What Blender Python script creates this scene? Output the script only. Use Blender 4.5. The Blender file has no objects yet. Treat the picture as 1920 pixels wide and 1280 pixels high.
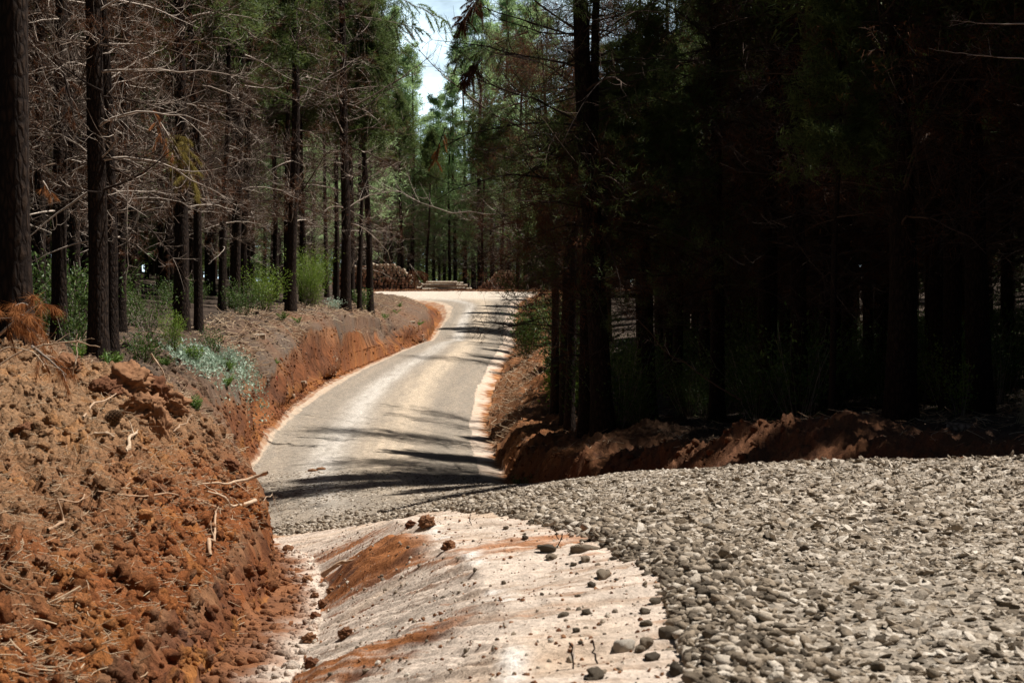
import bpy, bmesh, math, random
import numpy as np
from mathutils import Vector, Matrix, Euler

# ------------------------------------------------------------------ camera, world, sun, exposure
random.seed(5)
rng = np.random.default_rng(5)
SC = bpy.context.scene
COL = SC.collection
CAMZ = 1.5
FPX = 3733.0                       # focal length in pixels of the 1920 px photograph (70 mm)
PITCH = math.atan(40.0 / FPX)      # looking very slightly down

cam_d = bpy.data.cameras.new('camera')
cam_d.sensor_width = 36.0
cam_d.lens = 70.0
cam_d.clip_start = 0.1
cam_d.clip_end = 6000.0
cam_d.dof.use_dof = True
cam_d.dof.focus_distance = 32.0
cam_d.dof.aperture_fstop = 9.0
cam = bpy.data.objects.new('camera', cam_d)
COL.objects.link(cam)
cam.location = (0, 0, CAMZ)
cam.rotation_euler = (math.pi / 2 - PITCH, 0, 0)
SC.camera = cam

SUN_EL = math.radians(64)
SUN_AZ = math.radians(11)          # from +X (right) towards +Y (ahead)
SUN_STRENGTH = 5.0
SKY_STRENGTH = 0.05
sun_dir = Vector((math.cos(SUN_EL) * math.cos(SUN_AZ), math.cos(SUN_EL) * math.sin(SUN_AZ), math.sin(SUN_EL)))
sl = bpy.data.lights.new('sun', 'SUN')
sl.energy = SUN_STRENGTH
sl.angle = math.radians(0.55)
sl.color = (1.0, 0.96, 0.91)
so = bpy.data.objects.new('sun', sl)
so.rotation_euler = sun_dir.to_track_quat('Z', 'Y').to_euler()
so.location = (20, 10, 60)
COL.objects.link(so)

W = bpy.data.worlds.new('World')
SC.world = W
W.use_nodes = True
wn, wl = W.node_tree.nodes, W.node_tree.links
bg = wn['Background']
sky = wn.new('ShaderNodeTexSky')
sky.sky_type = 'NISHITA'
sky.sun_disc = False
sky.sun_elevation = SUN_EL
sky.sun_rotation = math.pi / 2 - SUN_AZ
sky.air_density = 0.35
sky.dust_density = 0.4
# thin bright cloud low over the horizon
wtc = wn.new('ShaderNodeTexCoord')
wmap = wn.new('ShaderNodeMapping'); wmap.inputs['Scale'].default_value = (1.0, 1.0, 2.6); wmap.inputs['Location'].default_value = (0.35, 0.1, 0.2)
wl.new(wtc.outputs['Generated'], wmap.inputs['Vector'])
wnz = wn.new('ShaderNodeTexNoise'); wnz.inputs['Scale'].default_value = 5.0; wnz.inputs['Detail'].default_value = 7.0; wnz.inputs['Roughness'].default_value = 0.6
wl.new(wmap.outputs[0], wnz.inputs['Vector'])
wr = wn.new('ShaderNodeMapRange'); wr.inputs[1].default_value = 0.34; wr.inputs[2].default_value = 0.54
wl.new(wnz.outputs['Fac'], wr.inputs[0])
wsep = wn.new('ShaderNodeSeparateXYZ'); wl.new(wtc.outputs['Generated'], wsep.inputs[0])
wel = wn.new('ShaderNodeMapRange'); wel.inputs[1].default_value = 0.30; wel.inputs[2].default_value = 0.12; wel.inputs[3].default_value = 0.0; wel.inputs[4].default_value = 1.0
wl.new(wsep.outputs['Z'], wel.inputs[0])
wmu = wn.new('ShaderNodeMath'); wmu.operation = 'MULTIPLY'; wl.new(wr.outputs[0], wmu.inputs[0]); wl.new(wel.outputs[0], wmu.inputs[1])
wside = wn.new('ShaderNodeMapRange'); wside.inputs[1].default_value = 0.86; wside.inputs[2].default_value = 0.95   # one bank of cloud beyond the far wood
wl.new(wsep.outputs['Y'], wside.inputs[0])
wmu2 = wn.new('ShaderNodeMath'); wmu2.operation = 'MULTIPLY'; wl.new(wmu.outputs[0], wmu2.inputs[0]); wl.new(wside.outputs[0], wmu2.inputs[1]); wmu = wmu2
wmx = wn.new('ShaderNodeMix'); wmx.data_type = 'RGBA'; wl.new(wmu.outputs[0], wmx.inputs['Factor'])
wsc = wn.new('ShaderNodeMix'); wsc.data_type = 'RGBA'; wsc.blend_type = 'MULTIPLY'; wsc.inputs['Factor'].default_value = 1.0
wsc.inputs[7].default_value = (1.9, 1.75, 1.5, 1.0); wl.new(sky.outputs[0], wsc.inputs[6])
wl.new(sky.outputs[0], wmx.inputs[6]); wmx.inputs[7].default_value = (19.0, 24.0, 26.5, 1.0)
wl.new(wmx.outputs[2], bg.inputs['Color'])
bg.inputs['Strength'].default_value = SKY_STRENGTH

SC.view_settings.view_transform = 'Standard'
SC.view_settings.look = 'None'
SC.view_settings.exposure = 0.48
SC.view_settings.gamma = 1.0
SC.render.engine = 'CYCLES'
SC.cycles.max_bounces = 6
SC.cycles.diffuse_bounces = 1
SC.cycles.glossy_bounces = 2
SC.cycles.transmission_bounces = 3
SC.cycles.transparent_max_bounces = 4

# ------------------------------------------------------------------ helpers
def tag(o, label=None, cat=None, group=None, kind=None):
    if label: o['label'] = label
    if cat: o['category'] = cat
    if group: o['group'] = group
    if kind: o['kind'] = kind
    return o

def mesh_from(name, V, F, mats, smooth=True, mat_idx=None, color=None, tint=None):
    """V (N,3) array; F: an (M,3) / (M,4) array or a list of such arrays"""
    if not isinstance(F, (list, tuple)): F = [F]
    F = [np.asarray(f, dtype=np.int32) for f in F if len(f)]
    me = bpy.data.meshes.new(name)
    V = np.asarray(V, dtype=np.float32)
    me.vertices.add(len(V))
    me.vertices.foreach_set('co', V.ravel())
    loops = np.concatenate([f.ravel() for f in F])
    tot = np.concatenate([np.full(len(f), f.shape[1], dtype=np.int32) for f in F])
    start = np.concatenate([[0], np.cumsum(tot)[:-1]]).astype(np.int32)
    me.loops.add(len(loops))
    me.loops.foreach_set('vertex_index', loops)
    me.polygons.add(len(tot))
    me.polygons.foreach_set('loop_start', start)
    me.polygons.foreach_set('loop_total', tot)
    if mat_idx is not None:
        me.polygons.foreach_set('material_index', np.asarray(mat_idx, dtype=np.int32))
    me.update(calc_edges=True)
    me.polygons.foreach_set('use_smooth', np.full(len(tot), bool(smooth)))
    if not isinstance(mats, (list, tuple)): mats = [mats]
    for m in mats: me.materials.append(m)
    if color is not None:
        a = me.attributes.new('soil', 'FLOAT_COLOR', 'POINT')
        c = np.ones((len(V), 4), dtype=np.float32); c[:, :3] = color
        a.data.foreach_set('color', c.ravel())
    if tint is not None:
        a = me.attributes.new('tint', 'FLOAT', 'POINT')
        a.data.foreach_set('value', np.asarray(tint, dtype=np.float32))
    me.update()
    return me

def link(name, me, parent=None, loc=None, rot=None, scale=None):
    o = bpy.data.objects.new(name, me)
    COL.objects.link(o)
    if parent is not None: o.parent = parent
    if loc is not None: o.location = loc
    if rot is not None: o.rotation_euler = rot
    if scale is not None: o.scale = scale if hasattr(scale, '__len__') else (scale,) * 3
    return o

# --- hashing noise, vectorised
def _hash(ix, iy, s):
    h = (ix.astype(np.int64) * 374761393 + iy.astype(np.int64) * 668265263 + s * 1442695041) & 0xffffffff
    h = ((h ^ (h >> 13)) * 1274126177) & 0xffffffff
    h = (h ^ (h >> 16)) & 0xffffff
    return h.astype(np.float64) / float(0xffffff)

def vnoise(x, y, s=0):
    ix = np.floor(x); iy = np.floor(y)
    fx = x - ix; fy = y - iy
    fx = fx * fx * fx * (fx * (fx * 6 - 15) + 10); fy = fy * fy * fy * (fy * (fy * 6 - 15) + 10)
    ix = ix.astype(np.int64); iy = iy.astype(np.int64)
    a = _hash(ix, iy, s); b = _hash(ix + 1, iy, s); c = _hash(ix, iy + 1, s); d = _hash(ix + 1, iy + 1, s)
    return (a * (1 - fx) + b * fx) * (1 - fy) + (c * (1 - fx) + d * fx) * fy

def fbm(x, y, s=0, o=4, gain=0.5):
    v = 0.0; a = 1.0; t = 0.0
    for i in range(o):
        v = v + a * (vnoise(x * 2 ** i + 17.3 * i, y * 2 ** i - 9.1 * i, s + i) - 0.5); t += a; a *= gain
    return v / t * 2.0          # about -1..1

def worley(x, y, s=0):
    ix = np.floor(x).astype(np.int64); iy = np.floor(y).astype(np.int64)
    d = np.full(x.shape, 9.0)
    for dx in (-1, 0, 1):
        for dy in (-1, 0, 1):
            px = ix + dx + _hash(ix + dx, iy + dy, s); py = iy + dy + _hash(ix + dx, iy + dy, s + 7)
            d = np.minimum(d, (px - x) ** 2 + (py - y) ** 2)
    return np.sqrt(d)

def sstep(a, b, x):
    t = np.clip((x - a) / (b - a), 0, 1)
    return t * t * (3 - 2 * t)

# --- pixel of the photograph -> world
def ray(x, y):
    dx = (x - 960.0) / FPX; dz = (640.0 - y) / FPX
    c, s = math.cos(PITCH), math.sin(PITCH)
    return dx, c + dz * s, dz * c - s

def P(x, y, D):
    a, b, c = ray(x, y)
    return np.array([a / b * D, D, CAMZ + c / b * D])

# ------------------------------------------------------------------ terrain: feature lines lofted along depth
LNY = np.linspace(math.log(1.0), math.log(5000.0), 2600)
def feature(tab, world=None):
    """tab: (D, xpx, ypx) rows; world rows (D, X, Z) may be mixed in"""
    rows = []
    for r in tab:
        if len(r) == 4: rows.append((r[0], r[1], r[2]))
        else:
            p = P(r[1], r[2], r[0]); rows.append((r[0], p[0], p[2]))
    rows.sort()
    D = np.log([r[0] for r in rows])
    X = np.interp(LNY, D, [r[1] for r in rows]); Z = np.interp(LNY, D, [r[2] for r in rows])
    k = np.exp(-0.5 * (np.arange(-20, 21) / 7.0) ** 2); k /= k.sum()
    Xs = np.convolve(np.pad(X, 20, 'edge'), k, 'valid'); Zs = np.convolve(np.pad(Z, 20, 'edge'), k, 'valid')
    return Xs, Zs
w = 0  # marker for world rows
FAR_L = feature([(1, -90, 6.0, w), (60, -90, 7.5, w), (200, -95, 12, w), (400, -200, 26, w), (4000, -1500, 60, w)])
B2 = feature([(1, -6, 0.4, w), (7, -3.9, 0.35, w), (11, -4.4, 0.45, w), (14, -100, 840), (18, -50, 735), (22, -10, 655), (26, 50, 640),
              (35, 150, 672), (48, 250, 645), (60, 330, 618), (75, 415, 588), (88, 460, 578), (97, 500, 575), (110, 580, 572),
              (125, 640, 565), (140, 655, 560), (160, 670, 553), (182, 670, 547), (210, 600, 544), (400, -45, 7.2, w), (4000, -300, 40, w)])
B1 = feature([(1, -3, 0.2, w), (7, -200, 1300), (11, 100, 1080), (14, 200, 925), (18, 230, 795), (22, 325, 740), (26, 325, 745),
              (35, 335, 712), (48, 385, 718), (60, 455, 672), (75, 505, 625), (88, 545, 596), (97, 600, 582), (110, 670, 580),
              (125, 735, 585), (140, 752, 566), (160, 765, 556), (182, 680, 548), (210, 650, 544), (400, -40, 7.0, w), (4000, -250, 40, w)])
LIP = feature([(1, -1.9, 0.0, w), (7, 50, 1400), (11, 300, 1185), (14, 385, 1105), (17, 455, 1010), (20, 500, 958), (23, 478, 890), (26, 445, 850),
               (35, 410, 800), (48, 402, 765), (60, 486, 728), (75, 538, 660), (88, 580, 608), (97, 640, 592), (110, 705, 595),
               (125, 766, 612), (140, 795, 592), (160, 802, 576), (182, 690, 549), (210, 680, 544), (400, -35, 6.8, w), (4000, -200, 40, w)])
FOOT = feature([(1, -1.6, -0.25, w), (7, -1.52, -0.28, w), (11, 385, 1268), (15, 465, 1165), (19, 510, 1092), (24, 508, 1052), (30, 497, 1022), (38, 475, 1002),
                (45, 440, 905), (48, 432, 868), (60, 500, 792), (75, 552, 745), (88, 605, 712), (104, 672, 684), (110, 708, 670), (128, 788, 641),
                (140, 802, 640), (150, 812, 612), (165, 822, 590), (178, 760, 566), (186, 705, 556), (200, 690, 547), (215, 690, 544), (400, -30, 6.6, w), (4000, -150, 40, w)])
DITCH = feature([(1, -1.0, -0.3, w), (7, -1.15, -0.34, w), (11, 560, 1262), (15, 600, 1172), (19, 612, 1097), (24, 590, 1047), (30, 545, 1020), (38, 490, 1007),
                 (45, 452, 918), (50, 455, 880), (60, 510, 800), (75, 567, 748), (88, 620, 714), (104, 688, 683), (128, 795, 641),
                 (140, 808, 641), (150, 820, 614), (165, 834, 590), (178, 800, 567), (186, 708, 557), (200, 695, 547), (215, 700, 544), (400, -28, 6.6, w), (4000, -120, 40, w)])
CREST = feature([(1, -0.1, 0.15, w), (7, 940, 1330), (9.5, 955, 1150), (13.5, 880, 1048), (18, 792, 985), (22, 742, 975), (28, 680, 992), (33, 625, 996), (38, 500, 1007),
                 (45, 460, 925), (50, 463, 885), (60, 515, 806), (75, 577, 750), (88, 630, 715), (104, 697, 682), (128, 798, 640),
                 (140, 812, 640), (150, 825, 613), (165, 840, 587), (178, 835, 566), (186, 710, 557), (200, 700, 547), (215, 705, 544), (400, -26, 6.6, w), (4000, -100, 40, w)])
RL = feature([(1, 0.5, 0.2, w), (7, 1295, 1290), (10.4, 1232, 1080), (13, 1140, 1022), (15.5, 1050, 992), (20, 945, 966), (26, 845, 957), (33, 640, 988), (38, 508, 1008),
              (45, 468, 930), (50, 471, 889), (60, 522, 812), (75, 588, 752), (88, 642, 716), (104, 706, 681), (128, 801, 639),
              (140, 816, 640), (150, 830, 613), (165, 846, 586), (178, 853, 566), (184, 760, 560), (188, 712, 556), (200, 702, 547), (215, 712, 544), (400, -24, 6.6, w), (4000, -80, 40, w)])
RR = feature([(1, 20, 0.3, w), (5, 14, 0.28, w), (10, 9.2, 0.27, w), (15, 6.4, 0.24, w), (19, 1925, 852), (24, 1500, 863), (30, 1170, 884), (40, 960, 908), (46, 908, 905), (50, 902, 893),
              (60, 887, 848), (75, 880, 795), (88, 888, 750), (104, 906, 700), (128, 940, 646), (140, 946, 648), (150, 946, 618), (165, 950, 588), (182, 955, 562),
              (190, 990, 555), (205, 1000, 546), (215, 990, 544), (400, 10, 6.6, w), (4000, 80, 40, w)])
def offset(f, dx, dz):
    Y = np.exp(LNY)
    return f[0] + np.interp(Y, dx[0], dx[1]), f[1] + np.interp(Y, dz[0], dz[1])
RC = (RL[0] * .48 + RR[0] * .52, (RL[1] + RR[1]) / 2 + np.interp(np.exp(LNY), [1, 14, 25, 40, 60, 150, 200], [.02, .02, .06, .12, .12, .12, .05]))
R1 = offset(RR, ([1, 30, 50, 75, 104, 130, 200], [1.2, .9, .7, .72, .9, .95, 1.0]), ([1, 16, 24, 40, 50, 70, 140, 200], [-.3, -.45, -.55, -.5, -.15, -.08, -.25, 0]))
R2 = feature([(1, 26, .9, w), (10, 16, .7, w), (19, 9.6, .4, w), (24, 1980, 800), (28, 1720, 798), (32, 1400, 778), (36, 1215, 850), (42, 1060, 855), (50, 985, 842),
              (58, 968, 812), (68, 985, 772), (75, 1004, 735), (88, 1012, 692), (98, 1012, 662), (106, 1012, 655), (114, 1000, 662), (125, 1012, 622), (132, 1000, 628), (150, 1000, 605), (165, 1000, 585), (182, 1005, 560),
              (205, 1040, 545), (215, 1060, 542), (400, 20, 6.8, w), (4000, 150, 40, w)])
R3 = feature([(1, 30, .3, w), (19, 12, .1, w), (24, 9, .05, w), (32, 7.2, -.15, w), (40, 4.8, -.75, w), (50, 3.6, -1.2, w), (60, 3.6, -1.3, w), (75, 4, -1.2, w), (88, 4, -.7, w),
              (106, 4.3, -.2, w), (128, 4.6, .4, w), (150, 4.8, 1.2, w), (182, 6, 3.2, w), (215, 9, 4.6, w), (400, 30, 7, w), (4000, 200, 40, w)])
FAR_R = feature([(1, 95, 5, w), (60, 95, 7, w), (200, 100, 12, w), (400, 200, 26, w), (4000, 1500, 60, w)])
FEATS = [FAR_L, B2, B1, LIP, FOOT, DITCH, CREST, RL, RC, RR, R1, R2, R3, FAR_R]
NAMES = ['floor', 'shoulder', 'bank', 'face', 'channel', 'hump', 'verge', 'roada', 'roadb', 'sand', 'berm', 'bermback', 'floor']

def feat_at(i, Y):
    l = np.log(np.maximum(Y, 1.0))
    return np.interp(l, LNY, FEATS[i][0]), np.interp(l, LNY, FEATS[i][1])

def base_height(X, Y):
    """height, strip index, position across the strip"""
    fx = []; fz = []
    for i in range(len(FEATS)):
        a, b = feat_at(i, Y)
        if fx: a = np.maximum(a, fx[-1] + 0.02)
        fx.append(a); fz.append(b)
    Z = np.where(X < fx[0], fz[0], fz[-1]); idx = np.where(X < fx[0], 0, len(FEATS) - 2); t = np.where(X < fx[0], 0.0, 1.0)
    for i in range(len(FEATS) - 1):
        m = (X >= fx[i]) & (X < fx[i + 1])
        tt = (X - fx[i]) / (fx[i + 1] - fx[i])
        Z = np.where(m, fz[i] * (1 - tt) + fz[i + 1] * tt, Z)
        idx = np.where(m, i, idx); t = np.where(m, tt, t)
    return Z, idx, t

def terrain(X, Y, detail=True):
    X = np.asarray(X, dtype=float); Y = np.asarray(Y, dtype=float)
    d = 0.025 + 0.0012 * np.minimum(Y, 300)
    Z0, idx, t = base_height(X, Y)
    Za = base_height(X - d, Y)[0]; Zb = base_height(X + d, Y)[0]
    Z = 0.4 * Z0 + 0.3 * Za + 0.3 * Zb
    dX = np.zeros_like(X)
    if not detail: return Z, idx, t, dX
    near = 1 - sstep(22, 60, Y)
    # masks of the strips with soft edges
    is_floor = ((idx == 0) | (idx == 12)).astype(float)
    is_bank = ((idx == 1) | (idx == 2)).astype(float)
    is_face = (idx == 3).astype(float)
    is_chan = (idx == 4).astype(float)
    is_hump = ((idx == 5) | (idx == 6)).astype(float)
    is_road = ((idx == 7) | (idx == 8)).astype(float)
    is_sand = (idx == 9).astype(float)
    is_berm = ((idx == 10) | (idx == 11)).astype(float)
    loose = is_bank + is_berm + 0.7 * is_face + 0.35 * is_floor
    big = fbm(X / 1.1, Y / 1.3, 3, 4)
    mid = fbm(X / 0.30, Y / 0.36, 11, 3)
    cl = np.clip(0.55 - worley(X / 0.16 + 0.3 * mid, Y / 0.20, 21), 0, 1)
    cl2 = np.clip(0.5 - worley(X / 0.055, Y / 0.07, 31), 0, 1)
    fine = fbm(X / 0.06, Y / 0.07, 41, 2)
    fad = 1 - sstep(45, 120, Y)
    patch = sstep(-0.1, 0.4, fbm(X / 0.8, Y / 0.9, 55, 2))
    Z = Z + loose * (0.14 * big + 0.10 * mid + (0.17 * cl * (0.25 + patch) + 0.065 * cl2 + 0.035 * fine - 0.17 * np.clip(0.30 - np.abs(fbm(X / .40, Y / .46, 15, 3)), 0, 1)) * fad)
    # raked furrows running down the near bank
    fur = np.sin((X * 1.0 + Y * 0.30) * 2 * np.pi / 0.42 + 2.0 * fbm(X / .7, Y / 1.2, 61, 2))
    fm = is_bank * (1 - sstep(15, 19, Y)) * sstep(9, 11, Y) * sstep(-3.9, -3.2, X) * (1 - sstep(-2.6, -2.2, X))
    Z = Z + fm * 0.055 * fur
    dX = dX - 0.8 * np.exp(-((Y - 61) / 3.0) ** 2) * (is_face + (idx == 2) * t + (idx == 4) * (1 - t))
    Z = Z + is_berm * (0.42 * fbm(X / 2.3, Y / 2.6, 17, 3) - .10 * near + 0.16 * np.clip(fbm(X / .7, Y / .8, 19, 2), 0, 1))
    # scratched cut face: grooves that vary along the road only
    Yg = Y + t * np.minimum(0.012 * Y, 1.3)
    g = fbm(Yg / (0.16 + 0.004 * Y), X * 0.35, 71, 3) + 0.8 * fbm(Yg / (0.05 + 0.0025 * Y), X * 0.3, 75, 2)
    dX = dX + is_face * np.sin(np.pi * np.clip(t, 0, 1)) ** 0.5 * g * (0.045 + 0.0025 * np.minimum(Y, 130))
    g2 = fbm(Y / (1.2 + 0.02 * Y), X * 0.1, 79, 2)
    dX = dX + (is_face + is_bank * t * (idx == 2)) * g2 * (0.14 + 0.0055 * np.minimum(Y, 130)) * (Y > 30)
    # clay hump and verge: dragged windrows
    u = (X * 0.45 + Y * 0.055)
    st = fbm(X / 1.1, (Y + 1.6 * np.minimum(X - feat_at(6, Y)[0], 0)) / 0.22, 81, 3)
    st2 = fbm(X / .6, (Y + 1.6 * np.minimum(X - feat_at(6, Y)[0], 0)) / 0.07, 85, 2)
    Z = Z + is_hump * (0.04 * st + 0.014 * st2 + 0.014 * fbm(X / .1, Y / .1, 83, 2)) + is_chan * (0.03 * mid + 0.05 * cl * patch + 0.012 * fine)
    r1 = np.exp(-((Y - (16.2 - (X + .5) * 1.5)) / 1.3) ** 2) * (idx == 5)
    r2 = np.exp(-((Y - (10.0 - (X + .5) * .6)) / 0.5) ** 2) * (idx == 5)
    Z = Z + (0.20 * r1 + 0.08 * r2) * np.sin(np.pi * np.clip(t, 0, 1)) * (0.8 + 0.5 * mid)
    # gravel
    Z = Z + is_road * near * (0.014 * fbm(X / .09, Y / .09, 91, 2) + 0.02 * fbm(X / .9, Y / .9, 93, 2))
    Z = Z + is_road * (1 - near) * 0.03 * fbm(X / 1.0, Y / 3, 95, 2)
    e = (idx == 7) * np.exp(-((X - feat_at(7, Y)[0] - .22) / .2) ** 2) * (1 - sstep(24, 34, Y)) * 0.05
    Z = Z + e * (1 + .8 * fbm(X / .2, Y / .3, 97, 2))
    Z = Z + is_sand * (0.03 * mid * near + 0.04 * big * sstep(0, 1, t))
    return Z, idx, t, dX

def H(x, y):
    return float(terrain(np.array([x]), np.array([y]))[0][0])

_ray_D = np.exp(np.linspace(math.log(5.0), math.log(260.0), 1600))
def ground_px(x, y, dmin=5.0):
    """first hit of the pixel's ray with the ground"""
    a, b, c = ray(x, y)
    D = _ray_D[_ray_D >= dmin]
    Zr = CAMZ + c / b * D; Xr = a / b * D
    Zt = terrain(Xr, D)[0]
    hit = np.nonzero(Zr <= Zt)[0]
    i = hit[0] if len(hit) else len(D) - 1
    return np.array([Xr[i], D[i], Zt[i]])

# ------------------------------------------------------------------ materials
def new_mat(name):
    m = bpy.data.materials.new(name); m.use_nodes = True
    n, l = m.node_tree.nodes, m.node_tree.links
    return m, n, l, n['Principled BSDF']

def N(n, t, **kw):
    x = n.new(t)
    for k, v in kw.items():
        if k in x.inputs.keys(): x.inputs[k].default_value = v
        else: setattr(x, k, v)
    return x

def mix_rgb(n, l, a, b, fac, blend='MIX'):
    m = n.new('ShaderNodeMix'); m.data_type = 'RGBA'; m.blend_type = blend
    for s, v in ((m.inputs['Factor'], fac), (m.inputs[6], a), (m.inputs[7], b)):
        if hasattr(v, 'links') or hasattr(v, 'is_output'): l.new(v, s)
        elif isinstance(v, (tuple, list)): s.default_value = (*v, 1) if len(v) == 3 else v
        else: s.default_value = v
    return m.outputs[2]

def soil_mat(name, rough=0.95, scale=30.0, var=(0.62, 1.35), bump=0.5, dist=0.02, pebble=None, stretch=None):
    m, n, l, b = new_mat(name)
    at = N(n, 'ShaderNodeAttribute', attribute_name='soil')
    tc = n.new('ShaderNodeTexCoord')
    n1 = N(n, 'ShaderNodeTexNoise', Scale=scale, Detail=8.0, Roughness=0.65)
    if stretch:      # scratches run down the slope, leaning a little
        mp = N(n, 'ShaderNodeMapping'); mp.inputs['Scale'].default_value = stretch; mp.inputs['Rotation'].default_value = (math.radians(-14), 0, 0)
        l.new(tc.outputs['Object'], mp.inputs['Vector']); l.new(mp.outputs[0], n1.inputs['Vector'])
    else: l.new(tc.outputs['Object'], n1.inputs['Vector'])
    n2 = N(n, 'ShaderNodeTexNoise', Scale=scale * 0.12, Detail=5.0, Roughness=0.6)
    l.new(tc.outputs['Object'], n2.inputs['Vector'])
    mr = N(n, 'ShaderNodeMapRange'); mr.inputs[1].default_value = 0.3; mr.inputs[2].default_value = 0.7
    mr.inputs[3].default_value = var[0]; mr.inputs[4].default_value = var[1]
    l.new(n1.outputs['Fac'], mr.inputs[0])
    mr2 = N(n, 'ShaderNodeMapRange'); mr2.inputs[1].default_value = 0.3; mr2.inputs[2].default_value = 0.7
    mr2.inputs[3].default_value = 0.8; mr2.inputs[4].default_value = 1.2
    l.new(n2.outputs['Fac'], mr2.inputs[0])
    mul = N(n, 'ShaderNodeMath', operation='MULTIPLY'); l.new(mr.outputs[0], mul.inputs[0]); l.new(mr2.outputs[0], mul.inputs[1])
    vm = N(n, 'ShaderNodeVectorMath', operation='SCALE'); l.new(at.outputs['Color'], vm.inputs[0]); l.new(mul.outputs[0], vm.inputs['Scale'])
    colour = vm.outputs[0]
    hsrc = n1.outputs['Fac']
    if pebble:
        vo = N(n, 'ShaderNodeTexVoronoi', Scale=pebble); l.new(tc.outputs['Object'], vo.inputs['Vector'])
        hs = N(n, 'ShaderNodeSeparateColor'); l.new(vo.outputs['Color'], hs.inputs[0])
        mr3 = N(n, 'ShaderNodeMapRange'); mr3.inputs[3].default_value = 0.62; mr3.inputs[4].default_value = 1.35
        l.new(hs.outputs[0], mr3.inputs[0])
        vm2 = N(n, 'ShaderNodeVectorMath', operation='SCALE'); l.new(colour, vm2.inputs[0]); l.new(mr3.outputs[0], vm2.inputs['Scale'])
        colour = vm2.outputs[0]
        ad = N(n, 'ShaderNodeMath', operation='MULTIPLY_ADD'); l.new(vo.outputs['Distance'], ad.inputs[0]); ad.inputs[1].default_value = -1.2
        l.new(n1.outputs['Fac'], ad.inputs[2]); hsrc = ad.outputs[0]
    l.new(colour, b.inputs['Base Color'])
    b.inputs['Roughness'].default_value = rough
    b.inputs['Specular IOR Level'].default_value = 0.15
    bp = N(n, 'ShaderNodeBump', Strength=bump, Distance=dist)
    l.new(hsrc, bp.inputs['Height']); l.new(bp.outputs[0], b.inputs['Normal'])
    return m

def tint_mat(name, c0, c1, rough=0.85, trans=0.0, tcol=None, noise=12.0, bump=0.0, spec=0.2, c2=None):
    """colour varies with the mesh's own 'tint' attribute (leaf to leaf, stone to stone)"""
    m, n, l, b = new_mat(name)
    at = N(n, 'ShaderNodeAttribute', attribute_name='tint')
    if c2 is not None:
        r = n.new('ShaderNodeValToRGB')
        r.color_ramp.elements[0].color = (*c0, 1); r.color_ramp.elements[1].color = (*c2, 1)
        e = r.color_ramp.elements.new(0.5); e.color = (*c1, 1)
        l.new(at.outputs['Fac'], r.inputs[0]); col = r.outputs[0]
    else:
        col = mix_rgb(n, l, c0, c1, at.outputs['Fac'])
    if noise:
        tc = n.new('ShaderNodeTexCoord')
        nz = N(n, 'ShaderNodeTexNoise', Scale=noise, Detail=5.0, Roughness=0.6)
        l.new(tc.outputs['Object'], nz.inputs['Vector'])
        mr = N(n, 'ShaderNodeMapRange'); mr.inputs[1].default_value = .3; mr.inputs[2].default_value = .7; mr.inputs[3].default_value = .72; mr.inputs[4].default_value = 1.25
        l.new(nz.outputs['Fac'], mr.inputs[0])
        vm = N(n, 'ShaderNodeVectorMath', operation='SCALE'); l.new(col, vm.inputs[0]); l.new(mr.outputs[0], vm.inputs['Scale']); col = vm.outputs[0]
        if bump:
            bp = N(n, 'ShaderNodeBump', Strength=bump, Distance=0.01); l.new(nz.outputs['Fac'], bp.inputs['Height']); l.new(bp.outputs[0], b.inputs['Normal'])
    l.new(col, b.inputs['Base Color'])
    b.inputs['Roughness'].default_value = rough
    b.inputs['Specular IOR Level'].default_value = spec
    if trans:
        t = n.new('ShaderNodeBsdfTranslucent')
        if tcol: 
            t.inputs['Color'].default_value = (*tcol, 1)
        else: l.new(col, t.inputs['Color'])
        ms = n.new('ShaderNodeMixShader'); ms.inputs[0].default_value = trans
        l.new(b.outputs[0], ms.inputs[1]); l.new(t.outputs[0], ms.inputs[2])
        l.new(ms.outputs[0], n['Material Output'].inputs['Surface'])
    return m

def bark_mat(name, c0, c1, sx=14.0, sz=3.0, bump=0.9):
    m, n, l, b = new_mat(name)
    tc = n.new('ShaderNodeTexCoord')
    mp = N(n, 'ShaderNodeMapping'); mp.inputs['Scale'].default_value = (sx, sx, sz)
    l.new(tc.outputs['Object'], mp.inputs['Vector'])
    nz = N(n, 'ShaderNodeTexNoise', Scale=1.0, Detail=6.0, Roughness=0.6)
    l.new(mp.outputs[0], nz.inputs['Vector'])
    vo = N(n, 'ShaderNodeTexVoronoi', Scale=1.0); vo.feature = 'DISTANCE_TO_EDGE'
    mx = N(n, 'ShaderNodeVectorMath', operation='MULTIPLY_ADD')
    l.new(nz.outputs['Color'], mx.inputs[0]); mx.inputs[1].default_value = (0.7, 0.7, 0.7); l.new(mp.outputs[0], mx.inputs[2])
    l.new(mx.outputs[0], vo.inputs['Vector'])
    mr = N(n, 'ShaderNodeMapRange'); mr.inputs[1].default_value = 0.0; mr.inputs[2].default_value = 0.3
    l.new(vo.outputs['Distance'], mr.inputs[0])
    ml = N(n, 'ShaderNodeMath', operation='MULTIPLY'); l.new(mr.outputs[0], ml.inputs[0]); l.new(nz.outputs['Fac'], ml.inputs[1])
    r = n.new('ShaderNodeValToRGB'); r.color_ramp.elements[0].color = (*c0, 1); r.color_ramp.elements[1].color = (*c1, 1); r.color_ramp.elements[1].position = 0.7
    l.new(ml.outputs[0], r.inputs[0]); l.new(r.outputs[0], b.inputs['Base Color'])
    b.inputs['Roughness'].default_value = 0.92; b.inputs['Specular IOR Level'].default_value = 0.15
    bp = N(n, 'ShaderNodeBump', Strength=bump, Distance=0.03); l.new(ml.outputs[0], bp.inputs['Height']); l.new(bp.outputs[0], b.inputs['Normal'])
    return m

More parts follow.
